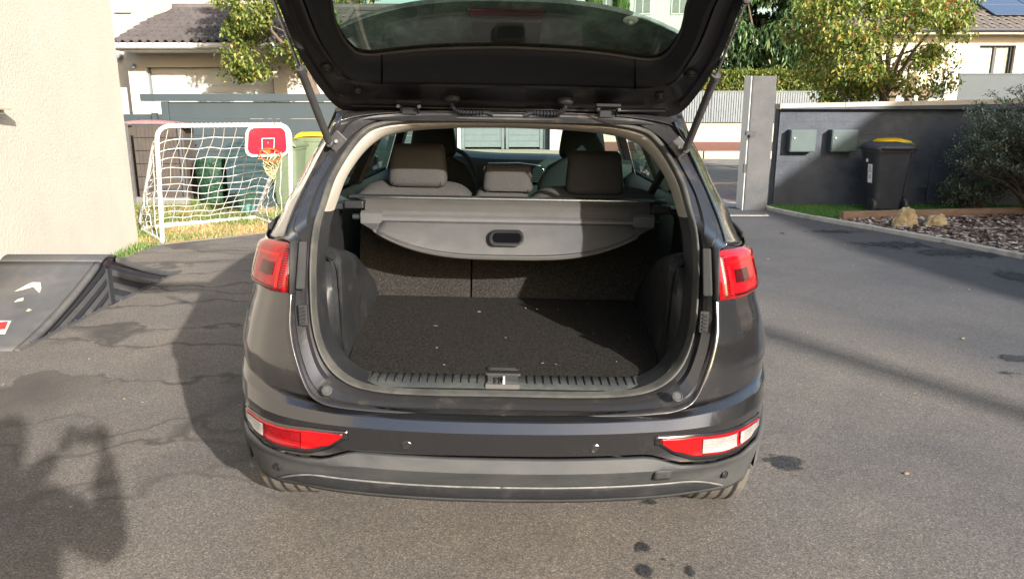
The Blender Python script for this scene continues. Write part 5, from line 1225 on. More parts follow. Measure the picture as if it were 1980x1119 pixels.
cb(MB().grid([[(lerp(-.84, -.61, t) if u == 0 else lerp(.84, .61, t) if u == 1 else lerp(lerp(-.84, -.61, t), lerp(.84, .61, t), u), lerp(5.45, 4.70, t) + .16 * math.sin(math.pi * u), lerp(1.03, 1.53, t)) for u in np.linspace(0, 1, 13)] for t in (0, .33, .66, 1)]), 'windscreen', M['windscreen'], smooth=60)
for s_ in (-1, 1):
    k = MB().box((s_ * .98, 5.0, 1.10), (.20, .10, .14)); k.tube([(s_ * .84, 5.02, 1.06), (s_ * .95, 5.0, 1.08)], .025, 6); cb(k, 'door_mirror', M['paint'], smooth=30, bevel=.03)

# ---- lamps
def shell(fun, na, nb, thick=.012, **kw):
    rows = [[fun(i / na, j / nb) for i in range(na + 1)] for j in range(nb + 1)]; return MB().grid(rows)
sa, sb = s_of_x(.626 / .955), s_of_d(.325)
def lamp_edge(a):                                                            # bottom and top height of the tail lamp along its run
    return (float(np.interp(a, [0, .3, .6, .82, .93, 1], [.948, .945, .950, .965, .99, 1.02])), float(np.interp(a, [0, .5, .85, 1], [1.088, 1.086, 1.078, 1.060])))
def lampf(o):
    def f(a, b):
        lo_, hi = lamp_edge(a); e = min(1, min(a, 1 - a) * 18, min(b, 1 - b) * 9 + .0); return skin(lerp(sa, sb, a), lerp(lo_, hi, b), Yq, o * math.sqrt(max(e, 0)) + .003 + .012 * math.sin(math.pi * a) )
    return f
tl = both(shell(lampf(.016), 34, 20), 'tail_lamp', M['redlens'], smooth=50)
def sub(a0, a1, b0, b1, o, na=10, nb=6, slant=0.0):
    f = lampf(.016)
    def g(a, b):
        aa = lerp(a0, a1, a) + slant * (b - .5); p = f(aa, lerp(b0, b1, b)); n = Vector((.45, -.9, 0)); return p + n * o
    return shell(g, na, nb)
def addsub(lamps, k, nm, m):
    q = MB(); q.v = [mirror(p) for p in k.v]; q.f = [tuple(reversed(f)) for f in k.f]
    for a_ in (k.build(nm, m, lamps[0], off=OFF, smooth=50), q.build(nm, m, lamps[1], off=OFF, smooth=50)):
        if nm == 'lens_comb': a_['kind'] = 'stuff'
addsub(tl, sub(.20, .46, .36, .62, .002), 'inner_lamp', M['darklens'])
addsub(tl, sub(.10, .145, .12, .70, .0018, 3, 14), 'light_strip', M['redlens_flat']); addsub(tl, sub(.10, .80, .10, .15, .0018, 20, 3), 'light_strip', M['darklens'])
addsub(tl, sub(.66, .70, .22, .72, .0015, 3, 14), 'light_strip', M['darklens']); addsub(tl, sub(.15, .75, .74, .80, .0015, 20, 3), 'light_strip', M['redlens_flat'])
k_ = MB()
for j in range(18):
    s1_ = sub(.035, .095, .08 + j * .048, .08 + j * .048 + .016, .002, 2, 1); n0_ = len(k_.v); k_.v += s1_.v; k_.f += [tuple(n0_ + i for i in f) for f in s1_.f]
addsub(tl, k_, 'lens_comb', M['darklens'])
# black inner face of the lamp housing towards the opening, beside the lamp
k = MB().grid([[W(416, 474, 2.135), W(416, 577, 2.085)], [W(402, 470, 2.16), W(405, 572, 2.125)], [W(398, 470, 2.19), W(402, 572, 2.15)]]); both(k, 'lamp_side_cover', M['rubber'], smooth=30, solid=.004)
k = MB().grid([[W(399, 474, 2.155), W(404, 566, 2.115)], [W(383, 474, 2.165), W(386, 566, 2.125)]]); M['matte'] = mat('matte_black_plastic', (.026, .027, .028), .9, spec=.15); both(k, 'lamp_bolt_cover', M['matte'], smooth=0, solid=.012, bevel=.004)
# low reflector lamps set in the bumper corners
def low(x):                                                                  # bottom/top along x
    return (float(np.interp(x, [.45, .49, .555, .66, .755, .80], [.572, .536, .513, .505, .513, .548])), float(np.interp(x, [.45, .555, .66, .79], [.578, .576, .565, .562])))
def lowf(o, grow=0.0):
    def f(a, b):
        x = lerp(.452 - grow, .80 + grow * .6, a); l_, h_ = low(x); l_ -= grow; h_ += grow * .6; return skin(s_of_x(x / kx(.53)), lerp(l_, h_, b), Yb, o)
    return f
bz_ = both(shell(lowf(.0035, .014), 30, 4), 'fog_lamp_bezel', M['paint'], smooth=50, solid=.003)
lp = both(shell(lowf(.008), 30, 6), 'bumper_lamp', M['redlens'], smooth=50, solid=.004)
def seg(a0, a1, o, b0=.06, b1=.94):
    f = lowf(o); return shell(lambda a, b: f(lerp(a0, a1, a), lerp(b0, b1, b)), 12, 5)
k = seg(.02, .36, .0115); addsub(lp, k, 'reflector', M['redlens_flat'])
for side in (0, 1):
    for a0, a1, m_ in ((.37, .70, M['clearlens'] if side == 0 else M['redlens']), (.74, .97, M['clearlens'])):
        k = seg(a0, a1, .0115, .12, .88); q = MB(); q.v = [mirror(p) for p in k.v]; q.f = [tuple(reversed(f)) for f in k.f]
        (q if side else k).build('lamp_lens', m_, lp[side], off=OFF, smooth=50)
        if not (side == 1 and a0 < .5):
            q2 = MB()
            for j in range(5):
                f = lowf(.0122); q2.tube([f(a, .2 + .6 * j / 4) for a in np.linspace(a0 + .01, a1 - .01, 8)], .0009, 4)
            if side: q2.v = [mirror(p) for p in q2.v]
            q2.build('lens_rib', M['steel'], lp[side], off=OFF, smooth=180)
# sensors and tow eye cover
def disc(pxh, y, Y, r, nm, m, nrm_=(0, -1, 0), ringm=None, sides=(1, -1)):
    for s_ in sides:
        p = W(pxh, y, Y)
        if nm == 'parking_sensor': p = skin(s_of_x(p.x / kx(p.z)), p.z, Yb, .0022 if pxh < 300 else .0078)
        p.x *= s_; n = Vector((nrm_[0] * s_, nrm_[1], nrm_[2])).normalized(); q = n.to_track_quat('Z', 'Y').to_matrix()
        k = MB()
        prof = [(0, .001), (r * .62, .001), (r * .66, -.001), (r * .82, -.001), (r * .86, .0018), (r, .0008), (r * 1.02, -.004)]
        k.lathe(prof, 24); k.v = [tuple(p + q @ Vector(v)) for v in k.v]; cb(k, nm, m, smooth=40)
disc(183, 868, 1.936, .0135, 'parking_sensor', M['paint']); disc(434, 916, 2.075, .012, 'parking_sensor', M['trim'], (.55, -.83, 0))
c = W(313, 920, 1.985)
k = MB().grid([[skin(s_of_x(.455 + a), .462 + b * .85, Yb, .0064) for a in np.linspace(-.024, .024, 5)] for b in np.linspace(-.026, .024, 5)]); cb(k, 'tow_eye_cover', M['clad'], smooth=40, solid=.002)
disc(339, 760, 2.005, .0150, 'rubber_stop', M['clad'], (.0, -.8, .6))
for s_ in (1, -1):
    p = W(387, 615, 2.095); p.x *= s_; k = MB().box(p, (.026, .014, .062)); hd_ = cb(k, 'guide_wedge', M['rubber'], smooth=0, bevel=.003)
    k = MB()
    for j in range(5): k.box((p.x + .002 * s_, p.y - .009, p.z - .022 + j * .011), (.017, .006, .005), Matrix.Rotation(.35 * s_, 3, 'Y'))
    k.build('wedge_rib', M['trim'], hd_, off=OFF, smooth=0)

# ---- boot floor, sill, side trims
ZF = .69
def fhalf(Y): return float(np.interp(Y, [2.12, 2.17, 2.25, 2.45, 3.14], [.40, .455, .492, .515, .552]))
ysf = np.concatenate([np.linspace(2.165, 2.3, 6), np.linspace(2.36, 3.14, 10)])
rows = [[(fhalf(Y) * u, Y, ZF + .002 * noise.noise(Vector((u * 3, Y * 4, 0)))) for u in np.linspace(-1, 1, 21)] for Y in ysf]
fl = cb(MB().grid(rows), 'boot_floor', M['carpet'], smooth=40)
rows = [[(x, y, z) for x in np.linspace(-.50, .50, 60)] for y, z in ((2.085, ZF - .012), (2.10, ZF - .002), (2.165, ZF + .001), (2.175, ZF - .006))]
rows = [[(p[0], p[1] + .10 * max(0, (abs(p[0]) - .36) / .14) ** 2, p[2] + .012 * max(0, (abs(p[0]) - .36) / .14) ** 2) for p in r] for r in rows]
sl_ = cb(MB().grid(rows), 'sill_trim', M['sill'], smooth=40)
k = MB()
for i in range(37):
    x = -.445 + i * .0247
    if abs(x) < .062: continue
    e = .10 * max(0, (abs(x) - .36) / .14) ** 2; k.tube([(x + .002, 2.10 + e, ZF + .0015), (x - .001, 2.162 + e, ZF + .0035)], .0022, 4)
k.build('sill_ribs', M['rubber'], sl_, off=OFF, smooth=180)['kind'] = 'stuff'
k = MB(); rnd = random.Random(3)
for i in range(14):
    x, y = rnd.uniform(-.48, .48), rnd.uniform(2.22, 3.05); a = rnd.uniform(0, 6.28); L = rnd.uniform(.002, .006) * (1.9 if i % 12 == 0 else 1)
    k.tube([(x, y, ZF + .004), (x + L * math.cos(a), y + L * math.sin(a), ZF + .0055), (x + 2 * L * math.cos(a + .5), y + 2 * L * math.sin(a + .5), ZF + .004)], .0006, 4)
M['lint'] = mat('pale_lint', (.38, .33, .25), .9); k.build('lint', M['lint'], fl, off=OFF, smooth=180)['kind'] = 'stuff'
# latch pocket
a, b = W(-36, 728, 2.155), W(36, 750, 2.085)
lk = cb(MB().grid([[(-.054, 2.156, ZF + .003), (.054, 2.156, ZF + .003)], [(-.052, 2.153, ZF + .0075), (.052, 2.153, ZF + .0075)], [(-.046, 2.146, ZF + .004), (.046, 2.146, ZF + .004)], [(-.044, 2.10, ZF + .002), (.044, 2.10, ZF + .002)], [(-.050, 2.088, ZF - .001), (.050, 2.088, ZF - .001)], [(-.050, 2.086, ZF - .012), (.050, 2.086, ZF - .012)]]), 'latch_pocket', M['latch'] if 'latch' in M else M['steel'], smooth=0, solid=.004)
MB().tube([(-.022, 2.085, ZF + .004), (-.022, 2.12, ZF + .008), (-.008, 2.12, ZF + .008), (-.008, 2.085, ZF + .004)], .004, 6).build('latch_loop', M['rubber'], lk, off=OFF)
MB().box((.004, 2.100, ZF + .010), (.006, .03, .014)).build('latch_tab', M['white'], lk, off=OFF, smooth=0)
hp_ = W(-6, 708, 2.215); k = MB().grid([[(.047 * cx, 2.222 + .013 * cy, ZF + .0035 - (.008 if ri == 2 else 0)) for cx, cy in [(math.cos(t) if abs(math.cos(t)) < .9 else math.copysign(1, math.cos(t)), math.sin(t)) for t in np.linspace(0, 6.283, 25)[:-1]]] for ri in (0,)] , close_u=True)
k = MB(); q = rr_loop(.105, .030, .013); q2 = rr_loop(.084, .018, .008); k.grid([[(x, 2.222 + y, ZF + .002) for x, y in q], [(x, 2.222 + y, ZF + .005) for x, y in rr_loop(.098, .026, .011)], [(x, 2.222 + y, ZF + .004) for x, y in q2]], close_u=True); h_ = k.build('floor_handle', M['trim'], fl, off=OFF)
MB().poly([(x, 2.222 + y, ZF + .003) for x, y in q2]).build('handle_pad', M['latch'], fl, off=OFF, smooth=0)
# side trim with the wheel housing bulge
nt_ = 26; rows = []
for i in range(nt_ + 1):
    t = i / nt_; Y = lerp(2.305, 3.14, t); fx = fhalf(Y) + .002; cz = float(np.interp(t, [0, .10, .45, .75, .92, 1.0], [1.02, 1.035, .965, .865, .80, .775])); x0 = float(np.interp(t, [0, .3, 1], [.517, .520, .552]))
    bul = .0; r = [(fx, Y, ZF - .01), (x0 - .002, Y, ZF + .02)]
    for q in (.25, .5, .75, .92): r.append((x0 + .012 * q, Y, lerp(ZF, cz - .02, q)))
    r += [(x0 + .022, Y, cz - .008), (x0 + .045, Y, cz + .004), (x0 + .09, Y, cz + .012), (.69, Y, cz + .03), (.70, Y, 1.04), (.68, Y, 1.08)]
    rows.append(r)
both(MB().grid(rows), 'side_trim', M['trim'], smooth=45)
# closing skins between the trim ring and the side trim, tie-down ring
rows = [[lCI[i] + Vector((0, .048, 0)) for i in range(14, cut + 8)], [lCI[i].lerp(Vector((.520, 2.335, lCI[i].z)), .5) + Vector((.002, 0, 0)) if lCI[i].z < 1.02 else lCI[i] + Vector((.02, .06, 0)) for i in range(14, cut + 8)], [Vector((.522 + .16 * min(1, max(0, (lCI[i].z - 1.022) / .03)), max(2.335, lCI[i].y + .08), lCI[i].z - (.03 if i < 22 else 0))) for i in range(14, cut + 8)]]
both(MB().grid(rows), 'side_trim_edge', M['trim'], smooth=60)
k = MB().box(W(296, 583, 3.06), (.05, .02, .02)); both(k, 'tie_down_hook', M['steel'], smooth=0, bevel=.003)
# inner sides of the cabin up to the windows
both(MB().grid([[(.76, Y, z) for Y in np.linspace(2.7, 5.3, 6)] for z in (.30, .8, 1.05)] + [[(.80, Y, 1.09) for Y in np.linspace(2.7, 5.3, 6)]]), 'door_card', M['dash'], smooth=50)
both(MB().grid([[(.70, 2.60, 1.03), (.70, 3.05, 1.03)], [(.70, 2.63, 1.10), (.78, 3.05, 1.10)], [(.69, 2.68, 1.20), (.77, 3.05, 1.16)]]), 'quarter_trim', M['trim'], smooth=50)
k = MB().tube([(.66, 3.0, 1.34), (.62, 3.30, 1.12), (.60, 3.36, 1.08)], .018, 5); k.v = [(p[0], p[1], p[2]) for p in k.v]; cb(k, 'seat_belt', M['rubber'], smooth=60)

# ---- rear seats
def slab(x0, x1, pts_lo, pts_hi, th, m, nm, par=None, rnd_=.03):
    """seat back: rounded slab from a bottom (Y,z) to a top (Y,z)"""
    a = Vector((0, pts_lo[0], pts_lo[1])); b = Vector((0, pts_hi[0], pts_hi[1])); d_ = (b - a); n = Vector((0, d_.z, -d_.y)).normalized(); rows = []
    prof = [(0, 0), (.5, 0), (.90, 0), (.97, .015), (1.0, th * .35), (1.0, th * .65), (.97, th - .01), (.9, th), (0, th)]
    for u in np.linspace(0, 1, 15):
        x = lerp(x0, x1, u); e = .02 * (max(0, abs(u - .5) * 2 - .90) / .10) ** 2; rows.append([Vector((x, 0, 0)) + a.lerp(b, t - (e if t > .8 else 0)) + n * (o if o > 0 else e * .5) for t, o in prof])
    k = MB().grid(rows); k.f.append(tuple(range(len(prof)))); k.f.append(tuple(len(k.v) - len(prof) + i for i in reversed(range(len(prof)))))
    return cb(k, nm, m, par, smooth=50)
slab(-.64, -.158, (3.135, ZF - .03), (3.25, 1.075), .14, M['carpet'], 'rear_seatback'); slab(-.150, .66, (3.135, ZF - .03), (3.25, 1.07), .16, M['carpet'], 'rear_seatback')
def cushion(x0, x1, Y, z, nm):
    rows = []
    for u in np.linspace(0, 1, 25):
        e = 1 - (abs(2 * u - 1)) ** 6; rows.append([(lerp(x0, x1, u), Y + .09 * math.cos(t) , z - .05 + (.055 * e + .012) * math.sin(t)) for t in np.linspace(-.3, math.pi + .3, 13)])
    return cb(MB().grid(rows), nm, M['seatcloth'], smooth=60)
cushion(-.64, -.158, 3.26, 1.158, 'seat_top'); cushion(-.146, .088, 3.26, 1.150, 'seat_top'); cushion(.092, .65, 3.26, 1.146, 'seat_top')
def headrest(cx, Y, z0, z1, w, m, nm='headrest', d_=.11, top_w=.86):
    rows = []; nv = 12
    for j in range(nv + 1):
        v = j / nv; z = lerp(z0, z1, v); ww = w / 2 * (1 - (1 - top_w) * v ** 1.5) * (1 - .10 * max(0, 1 - v * 5) ** 2); sh = math.sqrt(max(0.0, 1 - abs(2 * v - 1) ** 7)); row = []
        for i in range(32):
            a = i / 32 * 6.283; ca, sa_ = math.cos(a), math.sin(a); ex = .42; px_ = math.copysign(abs(ca) ** ex, ca) * ww; py_ = math.copysign(abs(sa_) ** .55, sa_) * d_ / 2 * (.35 + .65 * sh)
            row.append((cx + px_ * (.93 + .07 * sh), Y + py_ + .04 * v, z))
        rows.append(row)
    k = MB().grid(rows, close_u=True); k.f.append(tuple(range(32))); n0 = nv * 32; k.f.append(tuple(n0 + i for i in reversed(range(32))))
    h = cb(k, nm, m, smooth=60, bevel=0)
    # stitched seam
    P = []
    for u, v in [(-.80, .05), (-.80, .5), (-.76, .90), (0, .935), (.76, .90), (.80, .5), (.80, .05)]:
        P.append((cx + w / 2 * u * (1 - (1 - top_w) * v ** 1.5), Y - d_ / 2 + .04 * v - .001 + .01 * (abs(u) > .7), lerp(z0, z1, v)))
    MB().tube(P, .0022, 4).build('seam', M['rubber'], h, off=OFF, smooth=180)
    for s_ in (-.06, .06): MB().tube([(cx + s_, Y + .02, z0 - .07), (cx + s_, Y + .02, z0 + .02)], .006, 6).build('headrest_post', M['chrome'], h, off=OFF)
    return h
a = W(-179, 283, 3.17); b = W(-179, 367, 3.17); headrest(a.x, 3.21, b.z, a.z, .250, M['seatcloth'])
a = W(0, 320, 3.17); b = W(0, 374, 3.17); headrest(a.x - .003, 3.21, b.z, a.z, .217, M['seatcloth'], top_w=.90)
a = W(170, 291, 3.17); b = W(170, 377, 3.17); headrest(a.x, 3.21, b.z, a.z, .250, M['seatcloth'])
# ---- luggage cover: cassette with a bright edge, flap hanging towards the viewer
a = W(305, 386, 3.06); x_ = a.x
k = MB().box((0, 3.075, 1.128), (2 * x_, .05, .004)); cv = cb(k, 'luggage_cover', M['trim'], smooth=0)
MB().tube([(-x_, 3.045, 1.124), (x_, 3.045, 1.124)], .0052, 8).build('bright_edge', M['chrome'], cv, off=OFF)
M['cover'] = mat('grey_vinyl', (.060, .061, .064), .42, var=.10, nscale=14, bscale=360, bstr=.4, bdist=.0006, dust=(.082, .080, .078), dscale=5, dlow=.5, dhigh=.9)
M['coverdark'] = mat('dark_vinyl', (.036, .035, .034), .45, var=.1, nscale=14)
x2 = W(272, 405, 3.0).x
k = MB().grid([[(u * x2 * 1.02, y, z) for u in np.linspace(-1, 1, 9)] for y, z in ((3.045, 1.119), (3.03, 1.113), (3.022, 1.096), (3.012, 1.080), (3.01, 1.075))]); k.build('cassette', M['coverdark'], cv, off=OFF, smooth=60)
k = MB().grid([[(u * x2 * .985, y, z) for u in np.linspace(-1, 1, 9)] for y, z in ((3.012, 1.076), (3.000, 1.066), (2.995, 1.060), (2.987, 1.058), (2.978, 1.050), (2.975, 1.042), (2.978, 1.037))]); k.build('cover_bar', M['cover'], cv, off=OFF, smooth=60)
rows = []
x3 = W(244, 440, 2.94).x; xe = x3
for j in range(15):
    v = j / 14; r = []
    for u in np.linspace(-1, 1, 41):
        yb_ = 499 - 46 * abs(u) ** 3.2; zb = W(0, yb_, 2.84); zt_ = W(0, 431, 2.972); p = zt_.lerp(zb, v); r.append((u * xe * 1.0, p.y - .012 * math.sin(math.pi * v), p.z))
    rows.append(r)
fe = rows[-1][-1]; fp = MB().grid(rows).build('cover_flap', M['cover'], cv, off=OFF, smooth=60, solid=.004)
MB().tube([(p[0], p[1] - .002, p[2] - .002) for p in rows[-1]], .0065, 8).build('flap_edge', M['coverdark'], cv, off=OFF, smooth=180)
MB().tube([(p[0], p[1] - .0035, p[2] + .012) for p in rows[-1]], .0012, 4).build('flap_seam', M['rubber'], cv, off=OFF, smooth=180)
hc_ = W(-1, 458, 2.897); k = MB(); lp1, lp2, lp3 = rr_loop(.134, .052, .024, 8), rr_loop(.120, .040, .019, 8), rr_loop(.110, .032, .015, 8)
def fpn(x, y, o): return (hc_.x + x, hc_.y - .010 - o + y * -.9 * -.0 - y * -.75, hc_.z + y)
def fq(x, y, o): return (hc_.x + x, 2.905 + (y + .0) * 1.0 - .018 - o, hc_.z + y)
k.grid([[fq(x, y, 0) for x, y in lp1], [fq(x, y, .014) for x, y in lp1], [fq(x, y, .018) for x, y in lp2], [fq(x, y, .012) for x, y in lp3]], close_u=True); hh_ = k.build('cover_handle', M['trim'], cv, off=OFF, smooth=50)
MB().poly([fq(x, y, .013) for x, y in lp3]).build('handle_hole', M['blackhole'] if 'blackhole' in M else M['rubber'], cv, off=OFF, smooth=0)
for s_ in (-1, 1):
    k = MB(); xa_, xb2 = s_ * xe, s_ * (W(283, 420, 2.98).x)
    k.grid([[(xa_, 2.985, 1.078), (xb2, 2.985, 1.078)], [(xa_, 2.966, 1.070), (xb2, 2.966, 1.070)], [(xa_, 2.966, 1.030), (xb2, 2.966, 1.030)], [(xa_ - s_ * .004, fe[1] - .004, fe[2] - .004), (s_ * (abs(xa_) + .012), fe[1] - .004, fe[2] + .008)]]); k.build('end_cap', M['cover'], cv, off=OFF, smooth=0, solid=.004)
    k = MB().tube([(xb2, 2.99, 1.052), (xb2 + s_ * .035, 2.99, 1.052)], .011, 10); k.build('end_pin', M['trim'], cv, off=OFF)
    hbox(MB(), min(s_ * x_ * .90, s_ * x_ * 1.02), max(s_ * x_ * .90, s_ * x_ * 1.02), 3.0, 3.04, 1.082, 1.112).build('cassette_lock', M['trim'], cv, off=OFF, smooth=0, bevel=.005)
    hbox(MB(), min(s_ * .70, s_ * .60), max(s_ * .70, s_ * .60), 3.02, 3.14, 1.075, 1.10).build('bracket', M['trim'], cv, off=OFF, smooth=0, bevel=.005)

# ---- front seats, wheel, dashboard
for sx_, ya in ((-1, 250), (1, 248)):
    cx = -.435 if sx_ < 0 else .405
    rows = []
    for j in range(15):
        v = j / 14; z = lerp(.55, 1.22, v); ww = float(np.interp(v, [0, .5, .8, .93, 1], [.25, .26, .245, .19, .10])); row = []
        for i in range(24):
            t = i / 24 * 6.283; row.append((cx + math.copysign(abs(math.cos(t)) ** .6, math.cos(t)) * ww, 4.22 + .10 * v + math.copysign(abs(math.sin(t)) ** .7, math.sin(t)) * .075, z))
        rows.append(row)
    k = MB().grid(rows, close_u=True); k.f.append(tuple(14 * 24 + i for i in range(24))); cb(k, 'front_seat', M['seatdark'], smooth=60)
    headrest(cx, 4.30, 1.215, 1.40, .265, M['seatdark'], 'front_headrest', .13, .80)
    cb(MB().box((cx, 4.5, .56), (.5, .5, .16)), 'seat_cushion', M['seatdark'], smooth=0, bevel=.05)
k = MB(); c0 = Vector((-.42, 4.83, 1.06)); q = Matrix.Rotation(R(-24), 3, 'X')
k.tube([c0 + q @ Vector((.19 * math.cos(t), 0, .19 * math.sin(t))) for t in np.linspace(0, 6.283, 33)], .015, 8); k.tube([c0 + q @ Vector((-.17, 0, 0)), c0 + q @ Vector((.17, 0, 0))], .022, 6); k.tube([c0, c0 + q @ Vector((0, .02, -.17))], .025, 6); cb(k, 'steering_wheel', M['rubber'], smooth=60)
rows = []
for Y, z in ((5.50, 1.06), (5.45, 1.165), (5.28, 1.185), (5.12, 1.175), (5.05, 1.155), (5.03, 1.10), (5.06, .95), (5.1, .6)): rows.append([(u * .80, Y - .03 * u * u, z - .02 * u ** 4 + (.02 * math.exp(-((u * .8 + .42) / .2) ** 2) if .5 < 1 and z > 1.1 else 0)) for u in np.linspace(-1, 1, 25)])
ds = cb(MB().grid(rows), 'dashboard', M['dash'], smooth=50)
def dpt(px, y, Y=5.02): return W(px - 985, y, Y)
a, b = dpt(950, 322), dpt(1022, 358); hbox(MB(), a.x, b.x, 5.005, 5.02, b.z, a.z).build('display', M['rubber'], ds, off=OFF, smooth=0, bevel=.004)
a, b = dpt(957, 324), dpt(1004, 328); hbox(MB(), a.x, b.x, 5.0, 5.003, b.z, a.z).build('display_light', M['display'], ds, off=OFF, smooth=0)
k = MB().tube([dpt(936, 362), dpt(934, 325), dpt(942, 317), dpt(1000, 315), dpt(1042, 320), dpt(1049, 327), dpt(1044, 352)], .006, 6); k.build('console_trim', M['chrome'], ds, off=OFF, smooth=180)
a, b = dpt(1027, 320), dpt(1047, 352)
v_ = hbox(MB(), a.x, b.x, 5.005, 5.02, b.z, a.z).build('air_vent', M['rubber'], ds, off=OFF, smooth=0)
for j in range(7): hbox(MB(), a.x + .004, b.x - .004, 4.995, 5.003, lerp(b.z, a.z, (j + .3) / 7), lerp(b.z, a.z, (j + .5) / 7)).build('vent_slat', M['dash'], ds, off=OFF, smooth=0)
cb(hbox(MB(), -.72, .72, 3.3, 5.4, .34, .36), 'cabin_floor', M['carpet'], smooth=0)
cb(MB().box((-.0, 5.15, 1.36), (.01, .01, .01)), 'sensor_pod', M['rubber'], smooth=0)

# ================================================================ TAILGATE (raised)
HY_, HZ = 2.77, 1.49; TA = R(25.5)
tg_t = Vector((0, -math.cos(TA), math.sin(TA))); tg_n = Vector((0, math.sin(TA), math.cos(TA)))
BEND = .80; TB = R(21); tb_t = Vector((0, -math.cos(TB), math.sin(TB))); tb_n = Vector((0, math.sin(TB), math.cos(TB)))
def H(x, t, n=0.0):
    o = Vector((x, HY_, HZ))
    if t <= BEND: return o + tg_t * t + tg_n * n
    return o + tg_t * BEND + tb_t * (t - BEND) + tb_n * n
def t_at(y, n=0.0):                                                         # distance along the gate that shows at image row y
    T = -tan_y(y); Y0 = HY_ + tg_n.y * n; Z0 = HZ + tg_n.z * n; return (Y0 * T - (Z0 - CAM_H)) / (math.sin(TA) + math.cos(TA) * T)
def hp2(px, y, n=0.0):
    t = t_at(y, n); p = H(0, t, n); s = p.y * math.cos(PITCH) + (CAM_H - p.z) * math.sin(PITCH); return (px / FPX * s, t)
outer = [hp2(*q) for q in ((0, 217), (200, 217), (300, 218), (327, 214), (345, 200), (360, 182), (378, 158), (398, 125), (421, 80), (452, 0))] 
T0 = outer[-1][1]; X0 = outer[-1][0]
outer += [(X0 + .01, T0 + .12), (X0 + .02, T0 + .25), (X0 + .02, T0 + .42), (X0, T0 + .55), (X0 - .06, T0 + .62), (.3, T0 + .65), (0, T0 + .66)]
inner_ = [hp2(*q) for q in ((0, 164), (150, 164), (240, 165), (290, 163), (318, 152), (333, 136), (346, 116), (362, 90), (378, 55), (400, 0))] 
xi = inner_[-1][0]; inner_ += [(xi + .01, T0 + .10), (xi + .005, T0 + .18), (xi - .02, T0 + .26), (xi - .08, T0 + .30), (.35, T0 + .31), (.2, T0 + .32), (0, T0 + .32)]
glass_ = [hp2(q[0], q[1], .030) for q in ((0, 90), (120, 94), (200, 101), (262, 109), (292, 106), (308, 95), (320, 80), (332, 58), (340, 30), (346, 0))] 
xg = glass_[-1][0]; glass_ += [(xg + .005, T0 + .05), (xg, T0 + .10), (xg - .02, T0 + .14), (xg - .06, T0 + .165), (.3, T0 + .175), (.15, T0 + .18), (0, T0 + .18)]
NL = 84
def hl(L, n): return [(p[0], p[1], n) for p in catmull([(a, b, 0) for a, b in L], NL)]
LO, LI, LG = hl(outer, 0), hl(inner_, 0), hl(glass_, 0)
def mixl(A_, B_, t, n): return [H(lerp(a[0], b[0], t), lerp(a[1], b[1], t), n) for a, b in zip(A_, B_)]
def sym(r): return [Vector(mirror(p)) for p in r[:0:-1]] + r
tg = cb(MB().grid([sym(mixl(LO, LI, t, n)) for t, n in ((0, .075), (-.01, .03), (0, .0), (.06, -.010), (.30, -.004), (.36, .006), (.75, .010), (.92, .004), (1.0, .012))]), 'tailgate', M['underpaint'], smooth=35)
def tb(k, name, m, par=None, **kw): return k.build(name, m, par or tg, off=OFF, **kw)
tb(MB().grid([sym(mixl(LI, LG, t, n)) for t, n in ((0, .014), (.04, .000), (.3, -.006), (.8, .010), (.97, .022), (1.0, .03))]), 'inner_trim', M['gatetrim'], smooth=40)
# trim seams
for s_ in (-1, 1):
    pts = [hp2(245, y) for y in (163, 140, 109)]; tb(MB().tube([H(s_ * a, b, -.007 if i == 0 else -.004) for i, (a, b) in enumerate(pts)], .0028, 5), 'trim_seam', M['blackhole'], smooth=180)
rows = [[H(p[0] * u, p[1], .030 + .02 * (1 - u * u)) for u in np.linspace(-1, 1, 21)] for p in LG]
# glass: rows joining mirrored loop points
tb(MB().grid([[H(lerp(-p[0], p[0], u), p[1], .032) for u in np.linspace(0, 1, 15)] for p in LG[18:]]).grid([[H(g[0] * s_, g[1], .032) for g in LG[:19]] for s_ in (1, .5, 0, -.5, -1)]) if False else MB().poly([H(-p[0], p[1], .032) for p in LG[:0:-1]] + [H(p[0], p[1], .032) for p in LG]), 'rear_window', M['rear_glass'], smooth=0)
tb(MB().tube(sym([H(p[0], p[1], .026) for p in LG]), .006, 6), 'window_seal', M['rubber'], smooth=180)
# outer skin above, open over the glass
LGo = mixl(LG, LG, 0, .04)
tb(MB().grid([sym(mixl(LO, LG, t, n)) for t, n in ((0, .075), (.3, .085), (.8, .07), (1.0, .045))]), 'outer_panel', M['paint'], smooth=40)
# roof spoiler over the top of the glass
sp_rows = []
for u in np.linspace(-1, 1, 41):
    te = hp2(0, 3, .085)[1] - (hp2(0, 3, .085)[1] - hp2(0, 62, .085)[1]) * abs(u) ** 2.6; x = u * .535
    r = [H(x, lerp(.06, te, t), .070 + .015 * t) for t in (0, .3, .6, .85, .97, 1.0)]; r += [H(x, te + .004, .098), H(x, te - .02, .112), H(x, te * .6, .118), H(x, .05, .10)]; sp_rows.append(r)
M['spoiler_under'] = mat('dusty_spoiler_paint', (.10, .115, .115), .55, var=.15, nscale=40, dust=(.40, .42, .40), dscale=10, dlow=.42, dhigh=.80)
spl = tb(MB().grid(sp_rows, close_u=True), 'spoiler', M['spoiler_under'], smooth=40)
ba, bb_ = hp2(-82, 17, .082), hp2(68, 25, .082)
k = MB(); t1, t2 = ba[1], hp2(0, 27, .082)[1]; k.grid([[H(u, t1, .078) for u in (-.118, -.06, 0, .06, .104)], [H(u, t2, .076) for u in (-.112, -.06, 0, .06, .098)]]); M['brakered'] = mat('dusty_red_lens', (.10, .006, .016), .5); k.build('brake_light', M['brakered'], tg, off=OFF, smooth=0, solid=.004)
